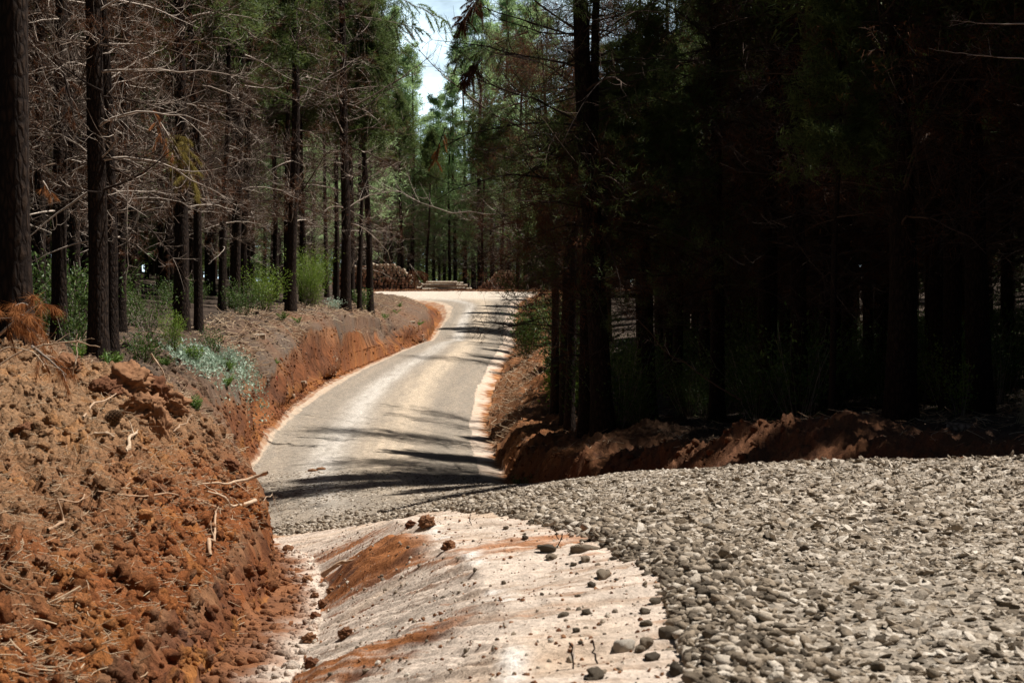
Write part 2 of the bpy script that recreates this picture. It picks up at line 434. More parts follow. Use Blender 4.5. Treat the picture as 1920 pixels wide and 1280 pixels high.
M = {}
M['bank'] = soil_mat('soil_bank', scale=34, var=(0.5, 1.45), bump=0.9, dist=0.04)
M['cut'] = soil_mat('soil_cut_slope', scale=1.0, var=(0.45, 1.45), bump=1.0, dist=0.12, stretch=(4.0, 5.5, 2.0))
M['floor'] = soil_mat('soil_forest_floor', scale=22, bump=0.7, dist=0.05)
M['clay'] = soil_mat('soil_clay', scale=30, var=(0.72, 1.2), bump=0.8, dist=0.03)
M['road'] = soil_mat('gravel_surface', scale=40, var=(0.7, 1.25), bump=0.8, dist=0.02, pebble=26.0)
M['stone'] = tint_mat('river_stone', (0.095, 0.076, 0.056), (0.285, 0.224, 0.160), rough=0.9, noise=50, bump=0.9, spec=0.1, c2=(0.58, 0.51, 0.42))
M['clod'] = tint_mat('red_clod', (0.12, 0.050, 0.026), (0.27, 0.140, 0.072), rough=0.97, noise=30, bump=0.6, spec=0.08)
M['straw'] = tint_mat('dry_straw', (0.26, 0.15, 0.08), (0.58, 0.44, 0.29), rough=0.8, noise=0)
M['root'] = tint_mat('root_wood', (0.36, 0.22, 0.13), (0.56, 0.42, 0.29), rough=0.85, noise=25, bump=0.3)
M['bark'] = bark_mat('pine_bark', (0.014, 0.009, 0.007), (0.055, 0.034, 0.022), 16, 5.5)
M['twig'] = tint_mat('dead_twig', (0.016, 0.009, 0.006), (0.11, 0.070, 0.046), rough=0.85, noise=0, c2=(0.60, 0.50, 0.41))  # palest tint raised to stand for sunlit twigs
M['shadetwig'] = tint_mat('shaded_twig', (0.018, 0.011, 0.008), (0.12, 0.08, 0.058), rough=0.85, noise=0)  # darker copy of the dead twig: forest shade put into its colour
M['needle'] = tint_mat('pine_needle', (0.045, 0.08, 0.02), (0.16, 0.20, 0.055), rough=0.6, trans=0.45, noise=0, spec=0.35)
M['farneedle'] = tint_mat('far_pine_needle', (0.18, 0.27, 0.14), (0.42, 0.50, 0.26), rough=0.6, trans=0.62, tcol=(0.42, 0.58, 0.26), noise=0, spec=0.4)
M['brown'] = tint_mat('dead_needle', (0.06, 0.022, 0.010), (0.22, 0.085, 0.032), rough=0.75, trans=0.3, noise=0)
M['orange'] = tint_mat('rusty_needle', (0.25, 0.085, 0.025), (0.50, 0.21, 0.07), rough=0.75, trans=0.3, noise=0)
M['yellow'] = tint_mat('yellowing_needle', (0.16, 0.13, 0.03), (0.42, 0.32, 0.08), rough=0.7, trans=0.35, noise=0)
M['leaf'] = tint_mat('broad_leaf', (0.035, 0.075, 0.018), (0.13, 0.20, 0.04), rough=0.5, trans=0.3, noise=0, spec=0.3)
M['bright'] = tint_mat('fresh_leaf', (0.09, 0.17, 0.02), (0.28, 0.38, 0.06), rough=0.5, trans=0.45, noise=0, spec=0.4)
M['fern'] = tint_mat('fern_leaf', (0.06, 0.13, 0.02), (0.19, 0.29, 0.05), rough=0.5, trans=0.4, noise=0, spec=0.4)
M['pale'] = tint_mat('pale_leaf', (0.24, 0.36, 0.24), (0.50, 0.60, 0.46), rough=0.5, trans=0.3, noise=0, spec=0.5)
M['dry'] = tint_mat('dry_grass', (0.28, 0.22, 0.12), (0.55, 0.47, 0.30), rough=0.8, trans=0.2, noise=0)
M['logbark'] = bark_mat('log_bark', (0.09, 0.055, 0.035), (0.38, 0.27, 0.19), 10, 2, 0.5)
M['logpale'] = bark_mat('log_peeled', (0.34, 0.26, 0.18), (0.68, 0.58, 0.46), 8, 1.2, 0.3)
def ring_mat():
    m, n, l, b = new_mat('log_end')
    tc = n.new('ShaderNodeTexCoord')
    mp = N(n, 'ShaderNodeMapping'); mp.inputs['Scale'].default_value = (1, 0, 1); l.new(tc.outputs['Object'], mp.inputs[0])
    ln = N(n, 'ShaderNodeVectorMath', operation='LENGTH'); l.new(mp.outputs[0], ln.inputs[0])
    mu = N(n, 'ShaderNodeMath', operation='MULTIPLY'); l.new(ln.outputs['Value'], mu.inputs[0]); mu.inputs[1].default_value = 220.0
    si = N(n, 'ShaderNodeMath', operation='SINE'); l.new(mu.outputs[0], si.inputs[0])
    mr = N(n, 'ShaderNodeMapRange'); mr.inputs[1].default_value = -1; l.new(si.outputs[0], mr.inputs[0])
    info = n.new('ShaderNodeObjectInfo')
    ca = mix_rgb(n, l, (0.24, 0.14, 0.085), (0.74, 0.56, 0.40), info.outputs['Random'])
    rg = N(n, 'ShaderNodeMath', operation='MULTIPLY'); l.new(mr.outputs[0], rg.inputs[0]); rg.inputs[1].default_value = 0.4
    c = mix_rgb(n, l, ca, (0.34, 0.21, 0.125), rg.outputs[0])
    l.new(c, b.inputs['Base Color']); b.inputs['Roughness'].default_value = 0.85
    return m
M['ring'] = ring_mat()
def plain(name, c, rough=0.6):
    m, n, l, b = new_mat(name)
    tc = n.new('ShaderNodeTexCoord'); nz = N(n, 'ShaderNodeTexNoise', Scale=20.0, Detail=4.0); l.new(tc.outputs['Object'], nz.inputs['Vector'])
    mr = N(n, 'ShaderNodeMapRange'); mr.inputs[3].default_value = .75; mr.inputs[4].default_value = 1.25; l.new(nz.outputs['Fac'], mr.inputs[0])
    vm = N(n, 'ShaderNodeVectorMath', operation='SCALE'); vm.inputs[0].default_value = c; l.new(mr.outputs[0], vm.inputs['Scale'])
    l.new(vm.outputs[0], b.inputs['Base Color']); b.inputs['Roughness'].default_value = rough
    return m
M['redpaint'] = plain('red_paint', (0.55, 0.06, 0.02))
M['stake'] = plain('stake_wood', (0.42, 0.26, 0.15), 0.85)
M['cone'] = tint_mat('cone_scale', (0.07, 0.04, 0.022), (0.20, 0.12, 0.065), rough=0.8, noise=0)

# ------------------------------------------------------------------ terrain mesh
def soil_colour(Xf, Yf, Z, idx, t):
    # ---- soil colours (what the ground is made of, plus shade on the near berm)
    jit = (.06 + .0012 * np.clip(Yf, 0, 100)) * (fbm(Xf / .5, Yf / (.6 + .02 * Yf), 271, 3) + .4 * fbm(Xf / .12, Yf / (.2 + .008 * Yf), 275, 2))
    _, idx, t = base_height(Xf + jit, np.maximum(Yf, 1.2))
    c = np.zeros((len(Xf), 3))
    def col(*v): return np.array(v)
    n1 = fbm(Xf / 1.4, Yf / 1.6, 201, 3); n2 = fbm(Xf / 0.35, Yf / 0.4, 211, 3); n3 = fbm(Xf / 5, Yf / 6, 221, 3)
    def mixc(a, b, f): f = np.clip(np.broadcast_to(f, (len(Xf),)), 0, 1)[:, None]; return a * (1 - f) + b * f
    ones = np.ones((len(Xf), 1))
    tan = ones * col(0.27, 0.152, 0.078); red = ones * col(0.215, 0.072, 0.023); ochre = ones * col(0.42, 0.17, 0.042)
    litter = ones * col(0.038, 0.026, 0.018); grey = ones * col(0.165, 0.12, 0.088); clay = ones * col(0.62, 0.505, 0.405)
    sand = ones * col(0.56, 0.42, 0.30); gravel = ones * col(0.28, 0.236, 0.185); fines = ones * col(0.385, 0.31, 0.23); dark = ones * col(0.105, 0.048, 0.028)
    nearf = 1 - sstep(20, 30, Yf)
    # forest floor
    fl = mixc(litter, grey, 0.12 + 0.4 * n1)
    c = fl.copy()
    # bank: dry and straw coloured above, red below
    lipX, lipZ = feat_at(3, Yf)
    hgt = Z - lipZ
    bk = mixc(red, tan, sstep(0.05, 0.95, hgt + 0.35 * n1 + 0.15 * n2))
    bk = mixc(bk, ochre, 0.35 * sstep(0.1, 0.6, n2))
    bk = mixc(bk, dark, 0.5 * sstep(0.15, 0.8, n1))
    bkfar = mixc(grey * .8, mixc(red, tan, 0.4 + 0.5 * n2) * .85, 0.30 + 0.5 * n1)
    bk = mixc(bkfar, bk, nearf)
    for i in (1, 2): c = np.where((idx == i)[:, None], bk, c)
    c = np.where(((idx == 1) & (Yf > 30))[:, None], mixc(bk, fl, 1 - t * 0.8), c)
    gro = fbm((Yf + t * np.minimum(0.012 * Yf, 1.3)) / (0.16 + 0.0035 * Yf), Xf * 0.3, 231, 3)
    fc = mixc(mixc(red * 1.05, dark, 0.5 + 0.6 * gro + .4 * n2), ochre, sstep(0.78, 1.05, t + 0.25 * gro + .3 * n2) * 0.6)
    fc = mixc(fc, tan, 0.5 * (1 - sstep(0.0, 0.5, t + 0.3 * gro)))
    c = np.where((idx == 3)[:, None], fc, c)
    # channel at the foot: red crumbs turning to pale clay
    ch = mixc(mixc(ones * col(0.25, 0.105, 0.045), dark, 0.3 + 0.5 * n2), clay, sstep(0.35, 1.0, t + 0.35 * n2))
    ch = mixc(sand, ch, 1 - sstep(30, 46, Yf))
    ch = mixc(ch, ochre, 0.4 * sstep(-.2, .6, n1) * sstep(40, 60, Yf))
    c = np.where((idx == 4)[:, None], ch, c)
    # clay hump with dragged red bands
    b1 = np.exp(-((Yf - (16.3 - (Xf + .5) * 1.5)) / 1.9) ** 4)
    b2 = np.exp(-((Yf - (10.0 - (Xf + .5) * .6)) / 0.5) ** 2)
    b3 = np.exp(-((Yf - (21.0 - (Xf + 1.1) * 2.3)) / 1.1) ** 2) * 0.8
    cxl = feat_at(6, Yf)[0]; vv = Yf + 1.6 * np.minimum(Xf - cxl, 0)
    stre = fbm(Xf / 1.1, vv / 0.20, 241, 3)
    stre2 = fbm(Xf / 0.35, vv / 0.09, 245, 3)
    stre3 = fbm(Xf / 0.5, vv / 0.045, 247, 2)
    hp = mixc(clay, ones * col(0.36, 0.295, 0.235), sstep(-0.2, 0.5, stre + .4 * stre3) * 0.85)
    hp = mixc(hp, sand, sstep(0.1, 0.5, n1) * 0.5)
    hp = mixc(hp, ones * col(.22, .14, .09), sstep(.35, .75, stre3 + .5 * n2) * .8)
    redband = mixc(ones * col(0.30, 0.115, 0.040), ones * col(0.16, 0.072, 0.04), sstep(0.0, .6, n2))
    hp = mixc(hp, redband, np.clip(((b1 * 1.9 + b2 * 1.35 + b3 * 1.25) + 0.75 * stre2 + .6 * stre3 + .5 * n2 - 0.5) * 1.8, 0, 1) * (1 - sstep(.8, 1.0, t + .15 * n2)))
    c = np.where((idx == 5)[:, None], hp, c)
    vg = mixc(clay, sand, sstep(-.1, .6, n1))
    vg = mixc(vg, ones * col(0.38, 0.275, 0.195), sstep(-0.05, 0.5, stre2 + .4 * stre + .4 * stre3) * 0.7)
    vg = mixc(vg, ones * col(0.30, 0.15, 0.075), sstep(.35, .8, n1 + .4 * stre) * .6)
    vr = np.exp(-((Yf - 14.0) / 0.9) ** 2) * sstep(-.5, -.1, Xf) * 0.0 + np.exp(-((Yf - 14.2) / 0.6) ** 2)
    vg = mixc(vg, ones * col(0.36, 0.15, 0.06), np.clip((vr * 1.1 + .7 * stre2 + .5 * stre3 - .35) * 1.6, 0, .85) * (Yf < 17))
    whi = np.exp(-((Xf - cxl - .04 - .05 * n2) / .06) ** 2) * sstep(-.1, .4, n1 + stre) * (Yf < 20)
    vg = mixc(vg, ones * col(.76, .69, .61), whi)
    c = np.where((idx == 6)[:, None], vg, c)
    c = np.where((idx == 5)[:, None], mixc(mixc(hp, vg, sstep(.72, 1.0, t + .1 * n2)), ones * col(.76, .69, .61), whi), c)
    fo = mixc(mixc(red, dark, .4 + .5 * n2), ochre, .15 + .5 * n1)
    c = np.where(((idx == 4) & (Yf > 36))[:, None], fo, c)
    c = np.where(((idx == 5) & (Yf > 36))[:, None], mixc(fo, sand, .35 + .5 * n2), c)
    c = np.where(((idx == 6) & (Yf > 36))[:, None], mixc(sand, gravel, .3 + .5 * n2), c)
    # road: gravel with two pale wheel tracks and a sandy middle strip
    rl, _ = feat_at(7, Yf); rr, _ = feat_at(9, Yf)
    s = np.clip((Xf - rl) / np.maximum(rr - rl, .1), 0, 1)
    wob = 0.05 * fbm(Yf / 14, Xf * 0 + 3, 251, 2)
    tr1 = np.exp(-((s - 0.30 - wob) / 0.085) ** 2); tr2 = np.exp(-((s - 0.60 - wob) / 0.13) ** 2); tr3 = np.exp(-((s - 0.80 - wob) / 0.06) ** 2)
    farr = sstep(36, 48, Yf)
    grain = fbm(Xf / .12, Yf / (.16 + .004 * Yf), 261, 2); nstr = fbm((Xf - rl) / .5, Yf / 9.0, 263, 3)
    rd = mixc(gravel, fines, np.where(Yf < 34, .3 + .3 * n1 + .3 * n2, .18 + .45 * nstr + .35 * grain))
    rd = mixc(rd, ones * col(0.53, 0.48, 0.415), tr1 * farr * (0.85 + .5 * nstr + .3 * grain))
    rd = mixc(rd, ones * col(0.50, 0.40, 0.29), tr2 * farr * (0.85 + .6 * nstr + .3 * grain))
    rd = mixc(rd, gravel * 0.85, farr * tr3 * 0.4)
    lnd = sstep(178, 186, Yf); rd = mixc(rd, ones * col(0.60, 0.51, 0.41), lnd * 0.9)
    for i in (7, 8): c = np.where((idx == i)[:, None], rd, c)
    sd = mixc(mixc(clay, sand, .5 + .5 * n1), mixc(ochre, red, .5 + n2), sstep(0.4, 1.1, t + 0.4 * n2 + 0.4 * n1))
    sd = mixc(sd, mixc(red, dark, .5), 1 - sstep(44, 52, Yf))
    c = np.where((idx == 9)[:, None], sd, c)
    bm = mixc(mixc(red, ochre, 0.4 + .5 * n2), tan, 0.3 + .5 * n1)
    bm = mixc(bm, dark, .25 + sstep(.0, .7, n2) * .6)
    bm = mixc(bm, dark, .6 * (1 - sstep(38, 46, Yf)))  # near berm darkened: shade of the right forest put into its colour
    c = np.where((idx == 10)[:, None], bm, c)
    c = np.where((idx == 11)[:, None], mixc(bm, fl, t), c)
    # beyond the landing everything is forest floor
    back = sstep(203.5, 206.5, Yf)
    c = mixc(c, mixc(fl, red * .8, 0.75 * (1 - sstep(212, 216, Yf)) + .1), back)
    return c

def build_terrain():
    # rows in depth, columns fanning out; finest where the photograph looks
    rows = [np.linspace(-40, 4.6, 40)]
    y = 4.6; ys = []
    while y < 38: ys.append(y); y *= 1.0026
    while y < 130: ys.append(y); y *= 1.0021
    while y < 230: ys.append(y); y *= 1.0042
    while y < 5000: ys.append(y); y *= 1.06
    rows.append(np.array(ys)); Yr = np.concatenate(rows)
    u = np.concatenate([-np.exp(np.linspace(math.log(14), math.log(0.30), 60))[:-1], np.linspace(-0.30, 0.29, 860), np.exp(np.linspace(math.log(0.29), math.log(14), 60))[1:]])
    wd = np.maximum(Yr, 4.6)
    wd = np.where(wd > 600, 600 + (wd - 600) * 0.2, wd)
    X = u[None, :] * wd[:, None]; Y = np.broadcast_to(Yr[:, None], X.shape).copy()
    shp = X.shape; Xf = X.ravel(); Yf = Y.ravel()
    Z, idx, t, dX = terrain(Xf, np.maximum(Yf, 1.2))
    c = soil_colour(Xf, Yf, Z, idx, t)
    V = np.stack([Xf + dX, Yf, Z], 1)
    # ---- split the sheet into plainly named pieces of ground
    R, Cn = shp
    a = (np.arange(R - 1)[:, None] * Cn + np.arange(Cn - 1)[None, :]).ravel()
    quads = np.stack([a, a + 1, a + Cn + 1, a + Cn], 1)
    cls = np.select([np.isin(idx, (7, 8)), np.isin(idx, (4, 5, 6, 9)), np.isin(idx, (1, 2)), np.isin(idx, (10,)), idx == 3], [0, 1, 2, 3, 5], 4)
    cls = np.where(Yf > 212, 4, cls)
    fcls = cls[a]
    for k, (nm, mk) in enumerate((('gravel_road', 'road'), ('clay_verge', 'clay'), ('earth_bank', 'bank'), ('earth_berm', 'bank'), ('forest_floor', 'floor'), ('cut_slope', 'cut'))):
        q = quads[fcls == k]
        used, inv = np.unique(q, return_inverse=True)
        me = mesh_from(nm, V[used], inv.reshape(q.shape), M[mk], True, color=c[used])
        o = link(nm, me); o['kind'] = 'structure'
build_terrain()

# ------------------------------------------------------------------ geometry kits
def ico(sub):
    bm = bmesh.new(); bmesh.ops.create_icosphere(bm, subdivisions=sub, radius=1.0)
    V = np.array([v.co[:] for v in bm.verts]); F = np.array([[v.index for v in f.verts] for f in bm.faces]); bm.free()
    return V, F
ICO1, ICO2, ICO3, ICO4 = ico(1), ico(2), ico(3), ico(4)

def n3(V, s, f):
    return (vnoise(V[:, 0] * f + 5.1 * s, V[:, 1] * f + 1.7 * V[:, 2] * f, s) + vnoise(V[:, 1] * f + 3, V[:, 2] * f + 1.3 * V[:, 0] * f, s + 3)) - 1.0

def lumpy(base, seed, amp=0.25, f=1.6, octs=2, gain=1.7):
    V, F = base; V = V.copy(); r = np.ones(len(V))
    for o in range(octs): r += amp / (gain ** o) * n3(V, seed + o * 11, f * 2 ** o)
    return V * r[:, None], F

def rand_rot(n, flat=None):
    q = rng.normal(size=(n, 4))
    if flat is not None:      # stay roughly upright: small tilt, any turn
        ang = rng.uniform(0, 2 * np.pi, n); tl = rng.normal(0, flat, (n, 2))
        q = np.stack([np.cos(ang / 2), tl[:, 0] / 2, tl[:, 1] / 2, np.sin(ang / 2)], 1)
    q /= np.linalg.norm(q, axis=1)[:, None]
    w_, x, y, z = q.T
    return np.stack([np.stack([1 - 2 * (y * y + z * z), 2 * (x * y - z * w_), 2 * (x * z + y * w_)], 1),
                     np.stack([2 * (x * y + z * w_), 1 - 2 * (x * x + z * z), 2 * (y * z - x * w_)], 1),
                     np.stack([2 * (x * z - y * w_), 2 * (y * z + x * w_), 1 - 2 * (x * x + y * y)], 1)], 1)

def scatter(bases, pos, scl, rot):
    """many small solids as one mesh"""
    k = rng.integers(0, len(bases), len(pos)); Vs = []; Fs = []; Ts = []; off = 0
    for b in range(len(bases)):
        ids = np.nonzero(k == b)[0]
        if not len(ids): continue
        V, F = bases[b]
        X = np.einsum('mij,mvj->mvi', rot[ids], V[None] * scl[ids][:, None, :]) + pos[ids][:, None, :]
        Vs.append(X.reshape(-1, 3)); Fs.append((F[None] + (np.arange(len(ids)) * len(V))[:, None, None] + off).reshape(-1, 3))
        Ts.append(np.repeat(rng.uniform(0, 1, len(ids)), len(V))); off += len(ids) * len(V)
    return np.concatenate(Vs), np.concatenate(Fs), np.concatenate(Ts)

def tubes(Pts, Rad, S=3, tint=None):
    """Pts (M,K,3), Rad (M,K): a batch of tapered tubes"""
    Mn, K, _ = Pts.shape
    T = np.gradient(Pts, axis=1); T /= np.linalg.norm(T, axis=2)[..., None] + 1e-9
    ref = np.broadcast_to(np.array([0.31, 0.23, 0.92]), T.shape)
    flip = np.abs((T * ref).sum(2)) > 0.95
    ref = np.where(flip[..., None], np.array([0.9, 0.3, 0.1]), ref)
    A = np.cross(T, ref); A /= np.linalg.norm(A, axis=2)[..., None] + 1e-9
    B = np.cross(T, A)
    th = np.arange(S) * 2 * np.pi / S
    ring = A[:, :, None, :] * np.cos(th)[None, None, :, None] + B[:, :, None, :] * np.sin(th)[None, None, :, None]
    V = Pts[:, :, None, :] + ring * Rad[:, :, None, None]
    i = np.arange(Mn)[:, None, None] * K * S; k = np.arange(K - 1)[None, :, None] * S; s = np.arange(S)[None, None, :]; s2 = (s + 1) % S
    F = np.stack([i + k + s, i + k + s2, i + k + S + s2, i + k + S + s], -1).reshape(-1, 4)
    tn = np.repeat(rng.uniform(0, 1, Mn) if tint is None else tint, K * S)
    return V.reshape(-1, 3), F, tn

def blades(p, d, L, Wd, tint=None):
    """thin needle / blade triangles: root p, direction d, length L, width Wd (arrays)"""
    n = len(p); side = np.cross(d, rng.normal(size=(n, 3))); side /= np.linalg.norm(side, axis=1)[:, None] + 1e-9
    a = p - side * (Wd / 2)[:, None]; b = p + side * (Wd / 2)[:, None]; c = p + d * L[:, None]
    V = np.stack([a, b, c], 1).reshape(-1, 3)
    F = np.arange(3 * n).reshape(-1, 3)
    return V, F, np.repeat(rng.uniform(0, 1, n) if tint is None else tint, 3)

def leaves(p, d, L, Wd, tint=None):
    """folded diamond leaves, 4 verts / 2 faces"""
    n = len(p); nr = rng.normal(size=(n, 3)); nr[:, 2] += 1.0
    side = np.cross(d, nr); side /= np.linalg.norm(side, axis=1)[:, None] + 1e-9
    up = np.cross(side, d)
    m = p + d * (L * 0.45)[:, None]
    a = m - side * (Wd / 2)[:, None] + up * (Wd * .18)[:, None]; b = m + side * (Wd / 2)[:, None] + up * (Wd * .18)[:, None]
    V = np.stack([p, b, p + d * L[:, None], a], 1).reshape(-1, 3)
    i = np.arange(n)[:, None] * 4
    F = np.concatenate([i + np.array([[0, 1, 2]]), i + np.array([[0, 2, 3]])], 1).reshape(-1, 3)
    return V, F, np.repeat(rng.uniform(0, 1, n) if tint is None else tint, 4)

def unit(v): return v / (np.linalg.norm(v, axis=-1, keepdims=True) + 1e-9)

def join(parts):
    Vs, Fs, Ts = [], [], []; off = 0
    for V, F, T in parts:
        Vs.append(V); Fs.append(F + off); Ts.append(T); off += len(V)
    return np.concatenate(Vs), Fs, np.concatenate(Ts)

# ------------------------------------------------------------------ trees
def trunk_line(h, seed, bend=0.35):
    r = np.random.default_rng(seed); s = np.linspace(0, 1, 30)
    a, b = r.uniform(0, 6.28, 2)
    x = bend * (np.sin(s * 3.2 + a) - np.sin(a)) * s ** 0.7 + 0.08 * np.sin(s * 14 + b) * s
    y = bend * (np.sin(s * 2.7 + b) - np.sin(b)) * s ** 0.7 + 0.08 * np.sin(s * 12 + a) * s
    return np.stack([x, y, s * h - 0.15 * (s == 0)], 1)

def trunk_mesh(name, h, r0, seed, bend=0.35):
    Ln = trunk_line(h, seed, bend); s = np.linspace(0, 1, len(Ln))
    rad = r0 * ((1 - s) ** 0.8 * 0.93 + 0.05 + 0.35 * np.exp(-s * h / 0.35))
    S = 14
    V, F, T = tubes(Ln[None], rad[None], S)
    th = np.arctan2(V[:, 1] - np.repeat(Ln[:, 1], S), V[:, 0] - np.repeat(Ln[:, 0], S))
    f = 1 + 0.05 * np.sin(3 * th + V[:, 2] * 1.3 + seed) + 0.04 * fbm(th * 2.2, V[:, 2] / 0.5, seed, 2)
    c = np.repeat(Ln, S, axis=0)
    V = c + (V - c) * f[:, None]
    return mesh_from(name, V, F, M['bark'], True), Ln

def at_height(Ln, z): return np.stack([np.interp(z, Ln[:, 2], Ln[:, 0]), np.interp(z, Ln[:, 2], Ln[:, 1]), z], -1)

def branch_set(Ln, nb, z0, z1, L0, L1, rise, droop, r0, ntw, nsub, tw_len=0.42, twig_up=0.35, thick=1.0):
    """whorled side branches, each with curving twigs and sub twigs; returns tube batches and the twig tips"""
    z = rng.uniform(z0, z1, nb); z = np.round(z / 0.55) * 0.55 + rng.normal(0, 0.05, nb); z = np.clip(z, z0, z1)
    az = rng.uniform(0, 2 * np.pi, nb); f = (z - z0) / max(z1 - z0, .1)
    L = (L0 * (1 - f) + L1 * f) * rng.uniform(0.55, 1.15, nb)
    K = 9; s = np.linspace(0, 1, K)
    rad = np.stack([np.cos(az), np.sin(az), np.zeros(nb)], 1); sd = np.stack([-np.sin(az), np.cos(az), np.zeros(nb)], 1)
    ri = np.maximum(rise + rng.normal(0, .30, nb), -.12); dr = np.minimum(droop + rng.normal(0, .26, nb), .5); sw = rng.normal(0, .30, nb)
    B = at_height(Ln, z)
    Pm = B[:, None, :] + (L[:, None] * s)[:, :, None] * rad[:, None, :] + (L[:, None] * (ri[:, None] * s - dr[:, None] * s ** 2))[:, :, None] * np.array([0, 0, 1.0]) \
        + (L[:, None] * sw[:, None] * s ** 2)[:, :, None] * sd[:, None, :]
    Pm = Pm + rng.normal(0, 0.012, Pm.shape) * (L[:, None, None]) * s[None, :, None]
    Rm = thick * r0 * (L / L0)[:, None] * (1 - 0.86 * s)[None, :]
    out = [tubes(Pm, Rm, 4)]
    # twigs
    tw = nb * ntw; bi = np.repeat(np.arange(nb), ntw); sp = rng.uniform(0.18, 1.0, tw)
    ki = sp * (K - 1); k0 = np.minimum(ki.astype(int), K - 2); fr = (ki - k0)[:, None]
    p0 = Pm[bi, k0] * (1 - fr) + Pm[bi, k0 + 1] * fr
    tang = unit(Pm[bi, k0 + 1] - Pm[bi, k0])
    sg = np.where(rng.uniform(size=tw) < .5, -1.0, 1.0)
    dirn = unit(tang * rng.uniform(.5, 1.0, tw)[:, None] + sd[bi] * (sg * rng.uniform(.3, 1.0, tw))[:, None] + np.array([0, 0, 1.0]) * rng.normal(.05, .3, tw)[:, None])
    TL = L[bi] * tw_len * (1.05 - 0.65 * sp) * rng.uniform(.4, 1.15, tw)
    K2 = 6; s2 = np.linspace(0, 1, K2); curl = rng.normal(twig_up, .5, tw); cs = rng.normal(0, .5, tw)
    Pt = p0[:, None, :] + (TL[:, None] * s2)[:, :, None] * dirn[:, None, :] + (TL[:, None] * curl[:, None] * s2 ** 2)[:, :, None] * np.array([0, 0, 1.0]) + (TL[:, None] * cs[:, None] * s2 ** 2)[:, :, None] * unit(np.cross(dirn, [0, 0, 1.0]))[:, None, :]
    Rt = thick * 0.0075 * np.clip(TL / 0.8, .5, 1.4)[:, None] * (1 - .75 * s2)[None, :]
    out.append(tubes(Pt, Rt, 3))
    if nsub:
        su = tw * nsub; ti = np.repeat(np.arange(tw), nsub); sq = rng.uniform(.25, 1.0, su)
        kk = sq * (K2 - 1); k0 = np.minimum(kk.astype(int), K2 - 2); fr = (kk - k0)[:, None]
        q0 = Pt[ti, k0] * (1 - fr) + Pt[ti, k0 + 1] * fr; tg = unit(Pt[ti, k0 + 1] - Pt[ti, k0])
        dd = unit(tg + rng.normal(0, .65, (su, 3)))
        SL = TL[ti] * rng.uniform(.2, .6, su)
        K3 = 4; s3 = np.linspace(0, 1, K3)
        Ps = q0[:, None, :] + (SL[:, None] * s3)[:, :, None] * dd[:, None, :] + (SL[:, None] * rng.normal(.35, .55, su)[:, None] * s3 ** 2)[:, :, None] * np.array([0, 0, 1.0])
        Rs = thick * 0.0045 * np.ones(su)[:, None] * (1 - .6 * s3)[None, :]
        out.append(tubes(Ps, Rs, 3))
        return out, Ps[:, -1], dd, Pt[:, 3], dirn
    return out, Pt[:, -1], dirn, Pt[:, 3], dirn

def needle_tufts(tips, dirs, per, L, Wd, spread=0.6, droop=0.0):
    n = len(tips) * per
    p = np.repeat(tips, per, 0) + rng.normal(0, L * 0.35, (n, 3)); d = np.repeat(dirs, per, 0)
    d = unit(d + rng.normal(0, spread, (n, 3)) + np.array([0, 0, -droop]))
    return blades(p, d, L * rng.uniform(.6, 1.2, n), Wd * rng.uniform(.6, 1.2, n), np.repeat(rng.uniform(0, 1, len(tips)), per) * .6 + rng.uniform(0, .4, n))

PROTO = {}
def make_proto(key, h, r0, seed, dead=None, live=None, brown=None, bend=0.35, crown_mat='needle', tw='twig'):
    """returns list of (part name, mesh)"""
    tm, Ln = trunk_mesh('trunk', h, r0, seed, bend)
    parts = [('trunk', tm)]
    if dead:
        o, tips, dirs, mids, md = branch_set(Ln, **dead)
        V, F, T = join(o); parts.append(('dead_branches', mesh_from('dead_branches', V, F, M[tw], True, tint=T)))
        if brown:
            ids = rng.permutation(len(tips))[:brown['n']]
            # clumps: take tips near a few chosen centres
            cen = tips[rng.permutation(len(tips))[:brown['clumps']]]
            dist = np.linalg.norm(tips[:, None, :] - cen[None], axis=2).min(1)
            ids = np.argsort(dist)[:brown['n']]
            V, F, T = needle_tufts(tips[ids], dirs[ids], brown['per'], brown['L'], brown['W'], .5, .9)
            parts.append(('dead_needles', mesh_from('dead_needles', V, F, M['brown'], False, tint=T)))
    if live:
        lv = dict(live); per = lv.pop('per'); NL = lv.pop('NL'); NW = lv.pop('NW'); midt = lv.pop('mid', True)
        o, tips, dirs, mids, md = branch_set(Ln, **lv)
        V, F, T = join(o[:2])
        V2, F2, T2 = needle_tufts(tips, dirs, per, NL, NW)
        fs = [f for f in F] + [F2 + len(V)]
        mi = np.concatenate([np.full(len(f), 0 if i < len(F) else 1) for i, f in enumerate(fs)])
        parts.append(('crown', mesh_from('crown', np.concatenate([V, V2]), fs, [M[tw], M[crown_mat]], False, mi, tint=np.concatenate([T, T2]))))
    PROTO[key] = parts

DEAD = dict(z0=1.8, z1=15.5, L0=2.3, L1=2.2, rise=.22, droop=.26, r0=.022, ntw=11, nsub=3, thick=1.3, tw_len=.5, twig_up=.4)
CROWN = dict(nb=110, z0=13.5, z1=21.0, L0=3.0, L1=0.6, rise=.35, droop=.12, r0=.035, ntw=10, nsub=3, per=9, NL=.30, NW=.045)
for i in range(3):
    make_proto('edge%d' % i, 21.5, .20, 100 + i, dead=dict(DEAD, nb=82, z0=3.1), live=CROWN, brown=dict(n=1500, clumps=70, per=8, L=.14, W=.007))
for i in range(2):
    make_proto('mid%d' % i, 21.0, .18, 130 + i, tw='shadetwig', dead=dict(DEAD, nb=38, z0=4.6), live=dict(CROWN, nb=150, z0=11.5, NW=.062))
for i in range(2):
    make_proto('bare%d' % i, 21.0, .17, 120 + i, tw='shadetwig', dead=dict(DEAD, nb=26, z0=5.0), live=dict(CROWN, nb=140, z0=11.0, NW=.06))
